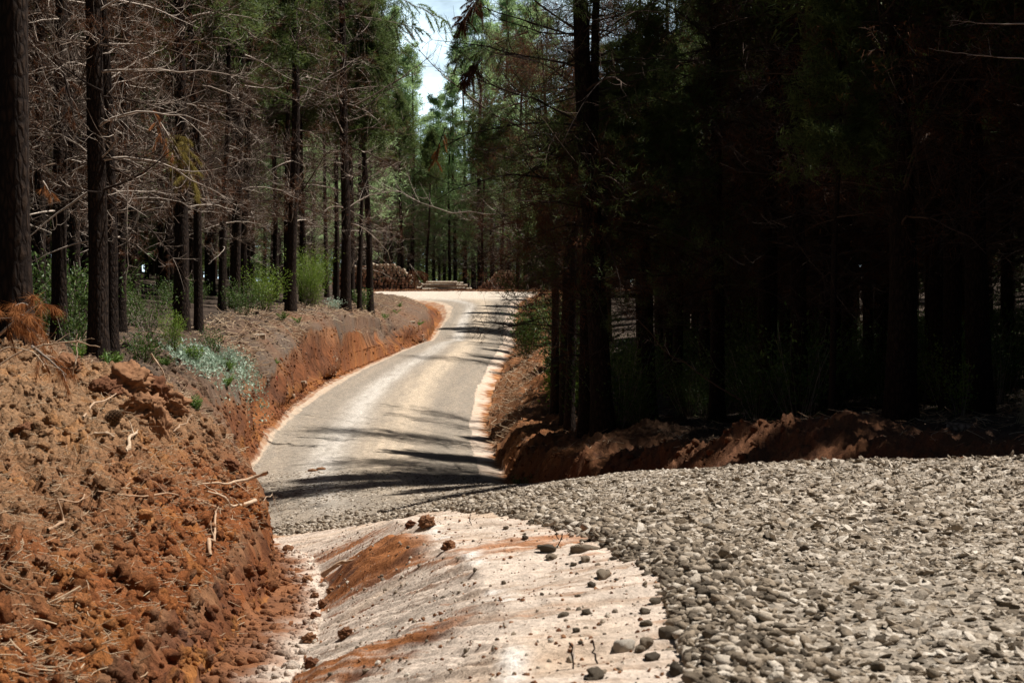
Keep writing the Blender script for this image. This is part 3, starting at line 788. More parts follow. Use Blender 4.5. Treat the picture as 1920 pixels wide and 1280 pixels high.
for i in range(3):     # shaded roadside trees hung with dead needles
    make_proto('shag%d' % i, 21.0, .22, 140 + i, tw='shadetwig', dead=dict(DEAD, nb=120, z0=3.6, L0=3.3, L1=2.6, rise=.05, droop=.28), live=dict(CROWN, nb=140, z0=10, per=11, NL=.22, NW=.020), brown=dict(n=2600, clumps=120, per=7, L=.17, W=.012))
make_proto('stout', 14.0, .27, 156, tw='shadetwig', dead=dict(DEAD, nb=90, z0=3.2, z1=10, L0=3.0), live=dict(CROWN, nb=90, z0=6.5, z1=13.6), brown=dict(n=1800, clumps=90, per=7, L=.17, W=.012))
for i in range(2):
    make_proto('airy%d' % i, 20.0, .20, 170 + i, tw='shadetwig', dead=dict(DEAD, nb=70, z0=4.0, z1=11, L0=3.0), live=dict(CROWN, nb=46, z0=10.0, z1=19.6, L0=3.6, L1=1.5, rise=.5, droop=.1, ntw=8, nsub=2, per=9, NL=.22, NW=.022))
make_proto('rusty', 13.0, .16, 158, tw='shadetwig', dead=dict(DEAD, nb=110, z0=5.4, z1=12.5, L0=3.4, L1=2.0, rise=.05, droop=.3), brown=dict(n=8000, clumps=420, per=9, L=.18, W=.011))
make_proto('lush', 20.0, .22, 155, tw='shadetwig', dead=dict(DEAD, nb=60, z0=2.2, z1=8, L0=3.2), live=dict(CROWN, nb=170, z0=4.2, L0=4.2, rise=.12, droop=.2, NL=.20, NW=.012, per=14), brown=dict(n=4200, clumps=170, per=9, L=.2, W=.014))
for i in range(3):     # full green pines of the background
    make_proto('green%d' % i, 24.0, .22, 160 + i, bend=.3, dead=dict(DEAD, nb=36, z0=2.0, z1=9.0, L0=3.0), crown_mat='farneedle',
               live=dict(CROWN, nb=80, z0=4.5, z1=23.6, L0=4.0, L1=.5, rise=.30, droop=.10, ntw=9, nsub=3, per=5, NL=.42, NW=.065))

def plant_tree(key, x, y, scale=1.0, rotz=None, lean=(0, 0), label=None, group=None, name='pine_tree', z=None):
    o = bpy.data.objects.new(name, None); COL.objects.link(o)
    o.empty_display_size = .3
    o.location = (x, y, (H(x, y) if z is None else z) - 0.05)
    rz_ = random.uniform(0, 6.28) if rotz is None else rotz
    o.rotation_euler = (Euler((lean[0], lean[1], 0)).to_matrix() @ Matrix.Rotation(rz_, 3, 'Z')).to_euler()
    o.scale = (scale,) * 3
    for pn, me in PROTO[key]:
        c = bpy.data.objects.new(pn, me); COL.objects.link(c); c.parent = o
    tag(o, label, 'tree', group)
    return o

placed = []
def tree_px(key, xpx, D, scale, label, group, **kw):
    X = (xpx - 960) / FPX * D
    placed.append((X, D)); return plant_tree(key, X, D, scale, label=label, group=group, **kw)

GL = 'pines along the left forest edge'; GR = 'pines on the shaded right side'
tree_px('bare0', 30, 24, 1.18, 'thick furrowed pine trunk at the far left edge beside the rusty branch', GL)
tree_px('edge0', 185, 30, .80, 'slim dark pine trunk standing just behind the loose earth bank', GL)
tree_px('edge1', 209, 37, .72, 'narrow pine trunk half hidden behind the slim trunk at the bank', GL)
tree_px('edge2', 341, 60, 1.12, 'dark pine with the yellowing bough hanging from its trunk', GL)
tree_px('bare1', 372, 62, .88, 'thin straight pine with a sunlit right edge', GL)
tree_px('edge1', 440, 84, 1.15, 'slightly leaning pine left of the bright green shrub', GL, lean=(0, math.radians(1.2)))
tree_px('edge2', 544, 92, 1.28, 'leaning dark pine directly in front of the bright green shrub', GL, lean=(0, math.radians(1.5)))
tree_px('edge0', 648, 106, 1.42, 'tall straight pine nearest the road on the left bank', GL, lean=(0, math.radians(.6)))
tree_px('bare0', 674, 111, .80, 'thinnest pine of the roadside group on the left bank', GL)
tree_px('edge1', 694, 114, 1.05, 'last pine before the log pile on the left bank', GL)
tree_px('edge2', 660, 128, 1.05, 'twiggy pine behind the roadside group near the log pile', GL)
tree_px('airy0', 1132, 46, 1.3, 'leaning shaggy pine at the right road edge, largest on that side', GR, lean=(0, math.radians(-3.0)))
tree_px('lush', 1098, 46.6, .8, 'green pine with rusty hanging needles reaching over the road', GR)
tree_px('stout', 1218, 48, .72, 'narrow dark pine right of the leaning shaggy pine', GR)
tree_px('stout', 1060, 57, .7, 'dark pine rising from the broadleaf shrubs by the road', GR)
tree_px('shag0', 1345, 50, .9, 'dark pine trunk behind the red earth heap', GR)
tree_px('stout', 1690, 38, 1.15, 'blackest thick trunk in the shaded right forest', GR)
tree_px('stout', 1836, 39, 1.0, 'thick dark trunk with green creeper at its foot', GR)
tree_px('bare1', 1560, 36, .42, 'thin pole-like young pine in front of the black forest', GR)
tree_px('shag1', 1440, 50, 1.0, 'dark pine between the earth heap and the pole-like young pine', GR)
tree_px('rusty', 1068, 53, .92, 'pine thick with brown dead needles between the leaning shaggy pine and the road', GR)
tree_px('rusty', 1040, 63, .95, 'pine hung with rusty dead needles close to the road bend on the right', GR)
tree_px('airy1', 1235, 78, .95, 'feathery pine set back from the right road bend', GR)
tree_px('airy0', 1200, 73, .85, 'smaller feathery pine just nearer than the one at the road bend', GR)
tree_px('airy1', 1060, 112, .9, 'pine on the right where the road crests', GR)
tree_px('shag0', 1075, 150, .95, 'shaggy pine on the right between the crest and the stacked logs', GR)

for k in range(17):
    d = 118 + k * 4.4 + random.uniform(-1, 1); x = float(feat_at(11, np.array([d]))[0][0]) + random.uniform(2.6, 4.6)
    placed.append((x, d)); plant_tree(('airy0', 'shag1', 'airy1', 'shag2')[k % 4], x, d, random.uniform(.7, .95), label='feathery roadside pine on the right between the crest and the landing', group='pines on the right beyond the crest')
for px, d, sc in ((755, 213.5, 1.0), (722, 214, .9), (800, 214.5, .8), (690, 213.8, 1.1), (905, 214.5, .9), (940, 214, .85)):
    tree_px('edge%d' % random.randrange(3), px, d, sc, 'grey twiggy pine right behind the log stacks', 'twiggy pines behind the log stacks')

def fill(n, xr, dr, keys, scale, label, group, mind, ok):
    tries = 0; made = 0
    while made < n and tries < n * 60:
        tries += 1
        x = random.uniform(*xr); d = random.uniform(*dr)
        if not ok(x, d): continue
        if any((x - a) ** 2 + (d - b) ** 2 < mind ** 2 for a, b in placed): continue
        placed.append((x, d)); made += 1
        plant_tree(random.choice(keys), x, d, random.uniform(*scale), label=label, group=group)

def lip_x(d): return float(feat_at(3, np.array([d]))[0][0])
def r2_x(d): return float(feat_at(11, np.array([d]))[0][0])
# left forest: dense near the edge, then deeper rows
fill(56, (-20, -6), (27, 120), ['mid0', 'mid1', 'edge1'], (.75, 1.05), 'dark pine among the left forest rows', 'pines filling the left forest', 2.3,
     lambda x, d: x < lip_x(d) - 2.6 and x > -.275 * d - 3 and not (d < 34 and x > -8))
fill(64, (-46, -9), (34, 190), ['bare0', 'bare1', 'edge1'], (.75, 1.1), 'dim pine trunk deep in the left forest', 'pines deep in the left forest', 2.7,
     lambda x, d: x < lip_x(d) - 5 and x > -.275 * d - 5)
# right forest: set back from the road so that the road keeps its sun
fill(58, (2, 20), (36, 110), ['shag0', 'shag1', 'shag2'], (.8, 1.1), 'dark pine among the shaded right forest', 'pines filling the right forest', 2.2,
     lambda x, d: x > (9.0 if d < 45 else r2_x(d) + (5.5 if d < 58 else 10.5 if d < 112 else 8)) and x < .285 * d + 5)
fill(36, (4, 40), (48, 160), ['shag1', 'bare0', 'bare1'], (.8, 1.1), 'dim pine trunk deep in the right forest', 'pines deep in the right forest', 2.8,
     lambda x, d: x > r2_x(d) + (11 if d < 116 else 8) and x < .285 * d + 6)
fill(30, (2, 16), (57, 114), ['stout'], (.68, .95), 'short dark pine near the right roadside behind the earth berm', 'short pines near the right roadside', 1.9,
     lambda x, d: r2_x(d) + (4.6 if not 95 < d < 116 else 8.5) < x < r2_x(d) + 11.5)
# background pines beyond the landing, lower where the sky shows
def bg_height(px): return float(np.interp(px, [600, 700, 745, 765, 785, 800, 840, 860, 900, 1000], [34, 34, 32, 29, 25, 22, 22, 28, 32, 33]))
nb_ = 0
for row, dd in enumerate((217, 223, 230, 238)):
    for k in range(6):
        px = 656 + k * 62 + row * 17 + random.uniform(-8, 8); d = dd + random.uniform(-2, 2)
        h = bg_height(px) * random.uniform(.88, 1.03) * (1 + .02 * row)
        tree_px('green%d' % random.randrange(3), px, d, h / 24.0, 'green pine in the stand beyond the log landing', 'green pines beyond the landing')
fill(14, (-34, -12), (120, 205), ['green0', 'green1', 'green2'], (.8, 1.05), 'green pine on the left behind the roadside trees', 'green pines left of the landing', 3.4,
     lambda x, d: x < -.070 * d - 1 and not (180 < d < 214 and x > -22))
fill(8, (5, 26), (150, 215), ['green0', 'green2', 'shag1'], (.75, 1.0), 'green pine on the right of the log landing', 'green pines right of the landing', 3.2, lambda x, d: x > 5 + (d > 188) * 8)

# the wood that goes on all round: one mass of simple trees behind and beside the rows
def wood_mass(spots):
    parts_t = []; parts_c = []
    for x, y, h in spots:
        z = H(x, max(y, 1.2)); s = np.linspace(0, 1, 6); b = np.array([x, y, z])
        Ln = b + np.stack([.3 * np.sin(s * 3 + x), .3 * np.sin(s * 2.5 + y), s * h], 1)
        parts_t.append(tubes(Ln[None], (h * .0095 * (1 - .9 * s))[None], 6))
        n = 60; zz = rng.uniform(.12, .5, n) * h; az = rng.uniform(0, 6.28, n); L = rng.uniform(1.2, 2.8, n); q = np.linspace(0, 1, 4)
        rd = np.stack([np.cos(az), np.sin(az), np.zeros(n)], 1)
        Pb = np.stack([np.full(n, x), np.full(n, y), z + zz], 1)[:, None] + (L[:, None] * q)[:, :, None] * rd[:, None] - (L[:, None] * .2 * q ** 2)[:, :, None] * np.array([0, 0, 1.])
        parts_t.append(tubes(Pb, np.repeat((.018 * (1 - .7 * q))[None], n, 0), 3))
        n = 1500; f = rng.uniform(0, 1, n) ** 1.3; R = (3.3 * (1 - f) + .3) * np.sqrt(rng.uniform(0.05, 1, n)); az = rng.uniform(0, 6.28, n)
        lo = .08 if (y > 213 or x < -.10 * y - 12 or x > .12 * y + 9) and y > 50 else .42
        p = np.stack([x + R * np.cos(az), y + R * np.sin(az), z + h * (lo + (1 - lo) * f)], 1); d = unit(np.stack([np.cos(az), np.sin(az), np.zeros(n)], 1) + rng.normal(0, .5, (n, 3)))
        parts_c.append(blades(p, d, rng.uniform(.5, 1.1, n), rng.uniform(.10, .22, n)))
    V, F, T = join(parts_t); V2, F2, T2 = join(parts_c)
    fs = list(F) + [f + len(V) for f in F2]
    mi = np.concatenate([np.full(len(f), 0 if i < len(F) else 1) for i, f in enumerate(fs)])
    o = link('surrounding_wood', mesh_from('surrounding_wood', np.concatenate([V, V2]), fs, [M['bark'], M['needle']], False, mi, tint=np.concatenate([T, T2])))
    tag(o, 'dense dark pine wood going on behind the roadside rows', 'wood', kind='stuff')
def wood_spots():
    out = []
    def put(n, xr, dr, ok, md):
        t = 0; m = 0
        while m < n and t < n * 40:
            t += 1; x = random.uniform(*xr); d = random.uniform(*dr)
            if ok(x, d) and all((x - a) ** 2 + (d - b) ** 2 > md ** 2 for a, b in placed): placed.append((x, d)); out.append((x, d, random.uniform(17, 22))); m += 1
    put(46, (12.5, 26), (25, 38), lambda x, d: x > .285 * d + 1.4, 1.9)
    put(80, (9, 40), (27, 110), lambda x, d: x > max(.285 * d + 2.5, 13 if d < 38 else 0), 2.4)          # right, outside the frame
    put(40, (20, 60), (-10, 30), lambda x, d: True, 3.5)
    put(60, (-40, 40), (-40, -9), lambda x, d: True, 4.0)                                        # behind the camera
    put(60, (-45, -10), (-10, 40), lambda x, d: x < -.28 * d - 4.5, 3.0)                            # left, outside the frame
    put(110, (-75, -16), (55, 215), lambda x, d: x < -.13 * d - 12, 3.2)                            # deep left
    put(80, (-70, -18), (110, 240), lambda x, d: x < -.10 * d - 9, 3.0)
    put(90, (-62, -24), (150, 235), lambda x, d: x < -.11 * d - 7, 2.6)
    put(90, (-105, -36), (220, 310), lambda x, d: True, 3.4)
    put(80, (16, 70), (60, 215), lambda x, d: x > .12 * d + 8, 3.2)                               # deep right
    put(80, (-60, 45), (243, 300), lambda x, d: True, 4.0)
    put(90, (-80, 55), (300, 370), lambda x, d: True, 4.0)
    return out
wood_mass(wood_spots())

# ------------------------------------------------------------------ shrubs, ferns, dead boughs
def stems_mesh(n, h, r, lean=.5, rad=.006):
    K = 6; s = np.linspace(0, 1, K)
    az = rng.uniform(0, 6.28, n); ln = rng.uniform(.2, 1, n) * lean
    d = np.stack([np.cos(az) * ln, np.sin(az) * ln, np.ones(n)], 1)
    hh = h * rng.uniform(.5, 1.05, n)
    b = np.stack([np.cos(az) * r * .25, np.sin(az) * r * .25, np.zeros(n)], 1) * rng.uniform(0, 1, n)[:, None]
    Pm = b[:, None, :] + (hh[:, None] * s)[:, :, None] * d[:, None, :] + rng.normal(0, .02 * h, (n, K, 3)) * s[None, :, None]
    Pm[:, :, 2] -= (hh[:, None] * .12 * ln[:, None] * s ** 2)
    return Pm, np.repeat((rad * (1 - .7 * s))[None], n, 0)

def shrub(name, loc, h, r, nst, nlv, L, Wd, mat, label, group=None, style='leaf', cat='shrub', lean=.5, fill_low=0.1, stem_mat='twig'):
    o = bpy.data.objects.new(name, None); COL.objects.link(o); o.location = loc; o.empty_display_size = .2
    Pm, Rm = stems_mesh(nst, h, r, r / h * lean * 2)
    V, F, T = tubes(Pm, Rm, 3)
    link('stems', mesh_from('stems', V, F, M[stem_mat], True, tint=T), o)
    bi = rng.integers(0, nst, nlv); ki = np.clip(rng.beta(2.2, 1.2, nlv), fill_low, 1) * 4.999; k0 = ki.astype(int); fr = (ki - k0)[:, None]
    p = Pm[bi, k0] * (1 - fr) + Pm[bi, k0 + 1] * fr
    p = p + rng.normal(0, r * .16, (nlv, 3))
    p[:, 2] = np.abs(p[:, 2]) + .01
    out = p * np.array([1, 1, .25]); d = unit(unit(out) * .8 + rng.normal(0, .7, (nlv, 3)) + np.array([0, 0, .45]))
    fn = leaves if style == 'leaf' else blades
    V, F, T = fn(p, d, L * rng.uniform(.6, 1.25, nlv), Wd * rng.uniform(.6, 1.2, nlv))
    link('foliage', mesh_from('foliage', V, F, M[mat], False, tint=T), o)
    tag(o, label, cat, group)
    return o

def at_x(xpx, D):
    X = (xpx - 960) / FPX * D
    return (X, D, H(X, D))

def fronds(name, loc, n, L, mat, label, group=None, spread=.9, cat='fern'):
    """arching fronds with paired leaflets"""
    o = bpy.data.objects.new(name, None); COL.objects.link(o); o.location = loc; o.empty_display_size = .2
    K = 12; s = np.linspace(0, 1, K); az = rng.uniform(0, 6.28, n); sp = rng.uniform(.25, 1, n) * spread; LL = L * rng.uniform(.6, 1.1, n)
    h = np.stack([np.cos(az), np.sin(az), np.zeros(n)], 1)
    Pm = (LL[:, None] * s)[:, :, None] * (h * sp[:, None])[:, None, :] + (LL[:, None] * (s * 1.0 - .45 * sp[:, None] * s ** 2))[:, :, None] * np.array([0, 0, 1.])
    V, F, T = tubes(Pm, np.repeat((.004 * (1 - .8 * s))[None], n, 0), 3)
    link('stems', mesh_from('stems', V, F, M[mat], True, tint=T), o)
    p = Pm[:, 2:, :]; tg = np.gradient(Pm, axis=1)[:, 2:, :]
    sd = np.repeat(np.stack([-np.sin(az), np.cos(az), np.zeros(n)], 1)[:, None, :], K - 2, 1)
    fall = (np.sin(np.pi * (s[2:] * .85 + .1)) * .9 + .1)[None, :] * LL[:, None] * .24
    parts = []
    for sg in (-1, 1):
        for q in range(2):
            d = unit(unit(tg) * .7 + sd * sg + rng.normal(0, .15, tg.shape))
            parts.append(leaves(p.reshape(-1, 3) + rng.normal(0, .01, (p.size // 3, 3)), d.reshape(-1, 3), fall.ravel() * rng.uniform(.8, 1.1, fall.size), fall.ravel() * .28))
    V, F, T = join(parts)
    link('leaflets', mesh_from('leaflets', V, F, M[mat], False, tint=T), o)
    tag(o, label, cat, group); return o

shrub('shrub', at_x(582, 101), 3.0, 1.15, 70, 7000, .14, .024, 'bright', 'bright green feathery shrub behind the leaning dark pine', style='blade', lean=.5)
shrub('shrub', at_x(497, 90), 2.0, 1.1, 46, 2600, .11, .05, 'bright', 'loose light green shrub left of the bright feathery one', lean=.6)
shrub('shrub', at_x(455, 80), 1.5, .9, 40, 1800, .09, .04, 'leaf', 'dull green shrub beside the slightly leaning pine', lean=.6)
shrub('shrub', at_x(325, 50), 1.25, .4, 30, 1300, .08, .02, 'bright', 'upright light green shrub in front of the yellowing bough', style='blade')
shrub('shrub', at_x(398, 56), .95, .38, 24, 600, .065, .035, 'leaf', 'small grey-green shrub right of the thin straight pine')
shrub('shrub', at_x(425, 56), .6, .35, 20, 420, .05, .028, 'pale', 'pale leaved shrub on the bank above the cut face')
shrub('shrub', at_x(270, 40), .7, .5, 26, 700, .07, .035, 'leaf', 'low dark shrub between the first pines on the left')
shrub('shrub', at_x(140, 38), .9, .5, 24, 500, .07, .04, 'leaf', 'dim shrub behind the rusty pine branch')
shrub('shrub', at_x(676, 112), 1.2, .6, 26, 900, .10, .07, 'leaf', 'leafy green shrub around the thinnest roadside pine')
shrub('shrub', at_x(628, 103), .6, .6, 22, 420, .08, .05, 'pale', 'pale grass-like shrub on top of the streaked cut face')
fronds('fern', at_x(205, 28.8), 16, .34, 'fern', 'bright fern at the right side of the slim dark trunk')
fronds('fern', at_x(150, 26), 14, .30, 'fern', 'green fern beside the dry stick left of the slim dark trunk')
fronds('fern', at_x(425, 52), 14, .42, 'fern', 'yellow-green fern on the bank under the pale shrub')
fronds('fern', ground_px(372, 775, 24), 12, .26, 'fern', 'small green fern at the lip of the bank above the road')
fronds('fern', ground_px(310, 690, 26), 12, .32, 'fern', 'leggy fern by the red-tipped stick on the bank')
fronds('fern', ground_px(512, 690, 60), 12, .36, 'fern', 'tiny green fern above the notch in the cut bank')
fronds('fern', ground_px(777, 620, 110), 18, .8, 'fern', 'bright green tuft at the far end of the cut face')
for k, (x, y) in enumerate(((742, 590), (722, 600), (750, 578), (560, 610), (530, 606))):
    fronds('weed', ground_px(x, y, 70), 8, .5, 'fern', ['yellow-green weed on the debris mound by the road', 'yellow-green weed on the debris mound by the road', 'yellow-green weed on the debris mound by the road',
            'small weed on the bank edge below the bright shrub', 'small weed on the bank edge below the bright shrub'][k], 'weeds on the left bank', cat='weed')
# pale ground cover on the mid bank
def ground_cover():
    xs, ys = [], []
    for k in range(46):
        f = random.uniform(0, 1); g = ground_px(335 + 150 * f + random.gauss(0, 8), 668 + 38 * f + random.gauss(0, 9), 26)
        m = random.randint(40, 110); xs.append(g[0] + rng.normal(0, .22, m)); ys.append(g[1] + rng.normal(0, .8, m))
    x = np.concatenate(xs); y = np.concatenate(ys); n = len(x)
    z = terrain(x, y)[0]
    p = np.stack([x, y, z + rng.uniform(.02, .16, n)], 1); d = unit(rng.normal(0, .7, (n, 3)) + np.array([0, 0, .6]))
    V, F, T = leaves(p, d, rng.uniform(.06, .12, n), rng.uniform(.04, .07, n))
    o = link('ground_cover', mesh_from('ground_cover', V, F, M['pale'], False, tint=T)); tag(o, 'silvery green ground cover on the bank', 'ground cover', kind='stuff')
ground_cover()
shrub('weed', ground_px(362, 682, 28), .36, .26, 18, 320, .08, .04, 'fern', 'lime green leafy weed in the silvery ground cover', cat='weed')
shrub('weed', ground_px(428, 700, 28), .30, .22, 16, 240, .08, .04, 'fern', 'second lime green weed at the right of the silvery ground cover', cat='weed')

# right side: glossy broadleaf shrubs at the road edge
for (x, D, h, r, nl, lb) in ((990, 106, 3.0, 1.1, 3400, 'glossy broadleaf shrub overhanging the far road edge'),
                             (1058, 84, 3.6, 1.5, 3600, 'large glossy shrub at the right road bend'),
                             (1062, 66, 1.6, .9, 1700, 'yellow-green shrub at the foot of the large glossy one'),
                             (1052, 76, 1.9, .8, 1500, 'small glossy shrub beside the orange berm'),
                             (1190, 56, 2.6, .9, 1700, 'dim shrub seen between the two right hand trunks'),
                             (1200, 46, .9, .5, 900, 'low leafy shrub right of the leaning shaggy pine'),
                             (975, 45, .45, .25, 240, 'tiny shrub in the shade of the right berm'),
                             (1390, 62, 3.2, .9, 1500, 'dim leafy shrub far behind the red earth heap'),
                             (1800, 37.5, 1.1, .35, 520, 'green creeper climbing at the thick right trunk'),
                             (1870, 46, 2.4, 1.0, 1500, 'sparse sunflecked shrub at the far right'),
                             (1770, 44, 1.6, .8, 1100, 'low sunflecked shrub left of the thick creeper trunk'),
                             (1130, 62, 2.4, 1.2, 1500, 'dim shrub behind the leaning shaggy pine'), (1290, 54, 1.8, 1.0, 1100, 'dim shrub behind the left end of the earth heap'),
                             (1480, 56, 2.0, 1.1, 1100, 'dim shrub in the gap right of the earth heap'), (1590, 52, 1.9, 1.1, 1100, 'dim shrub behind the pole-like young pine'),
                             (1660, 58, 2.2, 1.2, 1200, 'dim shrub left of the blackest trunk'), (1905, 56, 2.6, 1.3, 1300, 'dim shrub behind the dry grass tuft')):
    shrub('shrub', at_x(x, D), h, r, 46, nl, .13 if D > 60 else .07, .075 if D > 60 else .04, 'leaf' if 'yellow' not in lb and 'creeper' not in lb else 'bright', lb, 'broadleaf shrubs on the right', lean=.5)

def copy_thing(o, loc, rz, sc, label, group):
    c = o.copy(); COL.objects.link(c); c.location = loc; c.rotation_euler = (0, 0, rz); c.scale = (sc,) * 3
    for ch in o.children: d = ch.copy(); COL.objects.link(d); d.parent = c
    c['label'] = label; c['group'] = group; return c
dimr = shrub('shrub', at_x(1420, 48), 1.7, 1.1, 46, 1300, .09, .05, 'leaf', 'dim leafy shrub in the undergrowth of the dark right forest', 'undergrowth of the right forest', lean=.6)
for k in range(64):
    d = random.uniform(45, 90); x = random.uniform(2.2 if d < 55 else 4, .27 * d)
    copy_thing(dimr, (x, d, H(x, d) - .05), random.uniform(0, 6), random.uniform(.6, 1.4), 'dim leafy shrub in the undergrowth of the dark right forest', 'undergrowth of the right forest')
diml = shrub('shrub', at_x(280, 56), 1.3, .8, 40, 1000, .08, .045, 'leaf', 'dim leafy shrub among the left forest trunks', 'undergrowth of the left forest', lean=.6)
for k in range(24):
    d = random.uniform(42, 110); x = random.uniform(-.27 * d, lip_x(d) - 3.2)
    copy_thing(diml, (x, d, H(x, d) - .05), random.uniform(0, 6), random.uniform(.6, 1.6), 'dim leafy shrub among the left forest trunks', 'undergrowth of the left forest')

# dry grass tuft far right
def tuft(loc, n, L, mat, label, cat='grass tuft', lean=(-.5, 0)):
    az = rng.uniform(0, 6.28, n); K = 5; s = np.linspace(0, 1, K); sp = rng.uniform(.1, .8, n); LL = L * rng.uniform(.5, 1.1, n)
    hz = np.stack([np.cos(az) * sp + lean[0], np.sin(az) * sp + lean[1], np.zeros(n)], 1)
    Pm = rng.normal(0, .06, (n, 3))[:, None, :] * np.array([1, 1, 0]) + (LL[:, None] * s ** 1.3)[:, :, None] * hz[:, None, :] + (LL[:, None] * (s - .3 * s ** 2))[:, :, None] * np.array([0, 0, 1.])
    V, F, T = tubes(Pm, np.repeat((.004 * (1 - .8 * s))[None], n, 0), 3)
    o = link('grass_tuft', mesh_from('grass_tuft', V, F, M[mat], True, tint=T), None, loc); tag(o, label, cat); return o
tuft(at_x(1925, 30), 160, .75, 'dry', 'dry pale grass tuft leaning over the right berm', lean=(.35, 0))

# dead boughs with needles
def bough(name, base, tip, label, mat, n_side=9, side=.5, per=70, NL=.16, NW=.006, droop=.9, r=.018, sag=.1):
    o = bpy.data.objects.new(name, None); COL.objects.link(o); o.location = base; o.empty_display_size = .2
    base = np.array(base); v = np.array(tip) - base; L = np.linalg.norm(v); K = 9; s = np.linspace(0, 1, K)
    Pm = (s[:, None] * v[None]) + np.array([0, 0, -1.])[None] * (sag * L * (s ** 2))[:, None] + rng.normal(0, .01 * L, (K, 3)) * s[:, None]
    Rm = r * (1 - .8 * s)
    parts = [tubes(Pm[None], Rm[None], 5)]
    tw = n_side; sp = np.linspace(.2, 1, tw); k0 = np.minimum((sp * (K - 1)).astype(int), K - 2)
    p0 = Pm[k0]; d = unit(unit(v)[None] + rng.normal(0, .75, (tw, 3))); TL = side * rng.uniform(.5, 1.1, tw) * (1.1 - .5 * sp)
    s2 = np.linspace(0, 1, 6)
    Pt = p0[:, None] + (TL[:, None] * s2)[:, :, None] * d[:, None, :] - (TL[:, None] * .5 * s2 ** 2)[:, :, None] * np.array([0, 0, 1.])
    parts.append(tubes(Pt, np.repeat((.006 * (1 - .7 * s2))[None], tw, 0), 3))
    V, F, T = join(parts); link('branch_wood', mesh_from('branch_wood', V, F, M['twig'], True, tint=T), o)
    n = tw * per; ti = np.repeat(np.arange(tw), per); q = rng.uniform(.25, 1, n) * 4.999; k0 = q.astype(int); fr = (q - k0)[:, None]
    p = Pt[ti, k0] * (1 - fr) + Pt[ti, k0 + 1] * fr; tg = unit(Pt[ti, k0 + 1] - Pt[ti, k0])
    dd = unit(tg * .7 + rng.normal(0, .45, (n, 3)) + np.array([0, 0, -droop]))
    V, F, T = blades(p, dd, NL * rng.uniform(.6, 1.2, n), np.full(n, NW)); link('needles', mesh_from('needles', V, F, M[mat], False, tint=T), o)
    tag(o, label, 'branch', 'dead needled boughs'); return o
bough('pine_bough', P(-15, 640, 19.5), P(85, 545, 19.2), 'rusty orange dead pine bough on the bank at the far left', 'orange', 12, .42, 150, .17, .004)
bough('pine_bough', P(-10, 600, 19.0), P(60, 590, 18.8), 'smaller rusty bough lying under the orange one', 'orange', 10, .38, 140, .15, .004)
bough('pine_bough', P(60, 650, 18.2), P(122, 690, 17.8), 'drooping rusty bough tip touching the loose soil', 'orange', 7, .25, 120, .13, .004)
bough('pine_bough', P(300, 230, 33), P(365, 330, 33), 'yellowing pine bough hanging among grey twigs', 'yellow', 22, .55, 420, .11, .005, droop=.7)
bough('pine_bough', P(275, 190, 32.8), P(330, 290, 32.5), 'rusty dangling bough above the yellowing one', 'orange', 12, .28, 200, .09, .005, droop=.9)
bough('pine_bough', P(120, 140, 28), P(140, 220, 28), 'small rusty bough between the thick and the slim left trunks', 'brown', 6, .30, 50, .13, .006)
bough('pine_bough', P(80, 340, 27), P(95, 360, 27), 'short rusty bough close to the thick left trunk', 'orange', 5, .18, 40, .12, .006)
bough('pine_bough', P(905, -15, 44), P(862, 45, 44), 'dark rusty bough hanging against the sky', 'brown', 44, .42, 170, .12, .006, droop=1.2)
bough('pine_bough', P(905, 110, 46), P(868, 150, 46), 'rust coloured bough below the dark one by the sky gap', 'brown', 40, .38, 170, .12, .006, droop=1.2)
bough('pine_bough', P(835, 240, 60), P(812, 300, 60), 'orange dead bough hanging over the road', 'orange', 10, .45, 200, .13, .007, droop=1.3)
bough('pine_bough', P(768, 495, 150), P(790, 520, 150), 'brown needled bough in front of the left log pile', 'brown', 12, 1.2, 110, .3, .03, droop=.9)

bough('pine_bough', P(655, 30, 105), P(790, 40, 104), 'sunlit green bough reaching from the left into the sky gap', 'needle', 22, 1.5, 130, .26, .022, droop=.1, r=.04)
bough('pine_bough', P(655, 110, 105), P(745, 135, 104), 'lower sunlit green bough on the left of the sky gap', 'needle', 18, 1.2, 120, .26, .022, droop=.1, r=.04)
bough('pine_bough', P(700, -20, 118), P(850, 30, 116), 'yellow-green bough at the very top of the sky gap', 'bright', 20, 1.7, 120, .28, .024, droop=.2, r=.04)
bough('pine_bough', P(990, 60, 58), P(850, 105, 58), 'green bough hanging from the right into the sky gap', 'needle', 20, .9, 140, .20, .012, droop=.5, r=.03)
bough('pine_bough', P(990, 190, 60), P(865, 220, 60), 'thin dark green bough below the right one', 'needle', 18, .9, 130, .20, .012, droop=.6, r=.03)
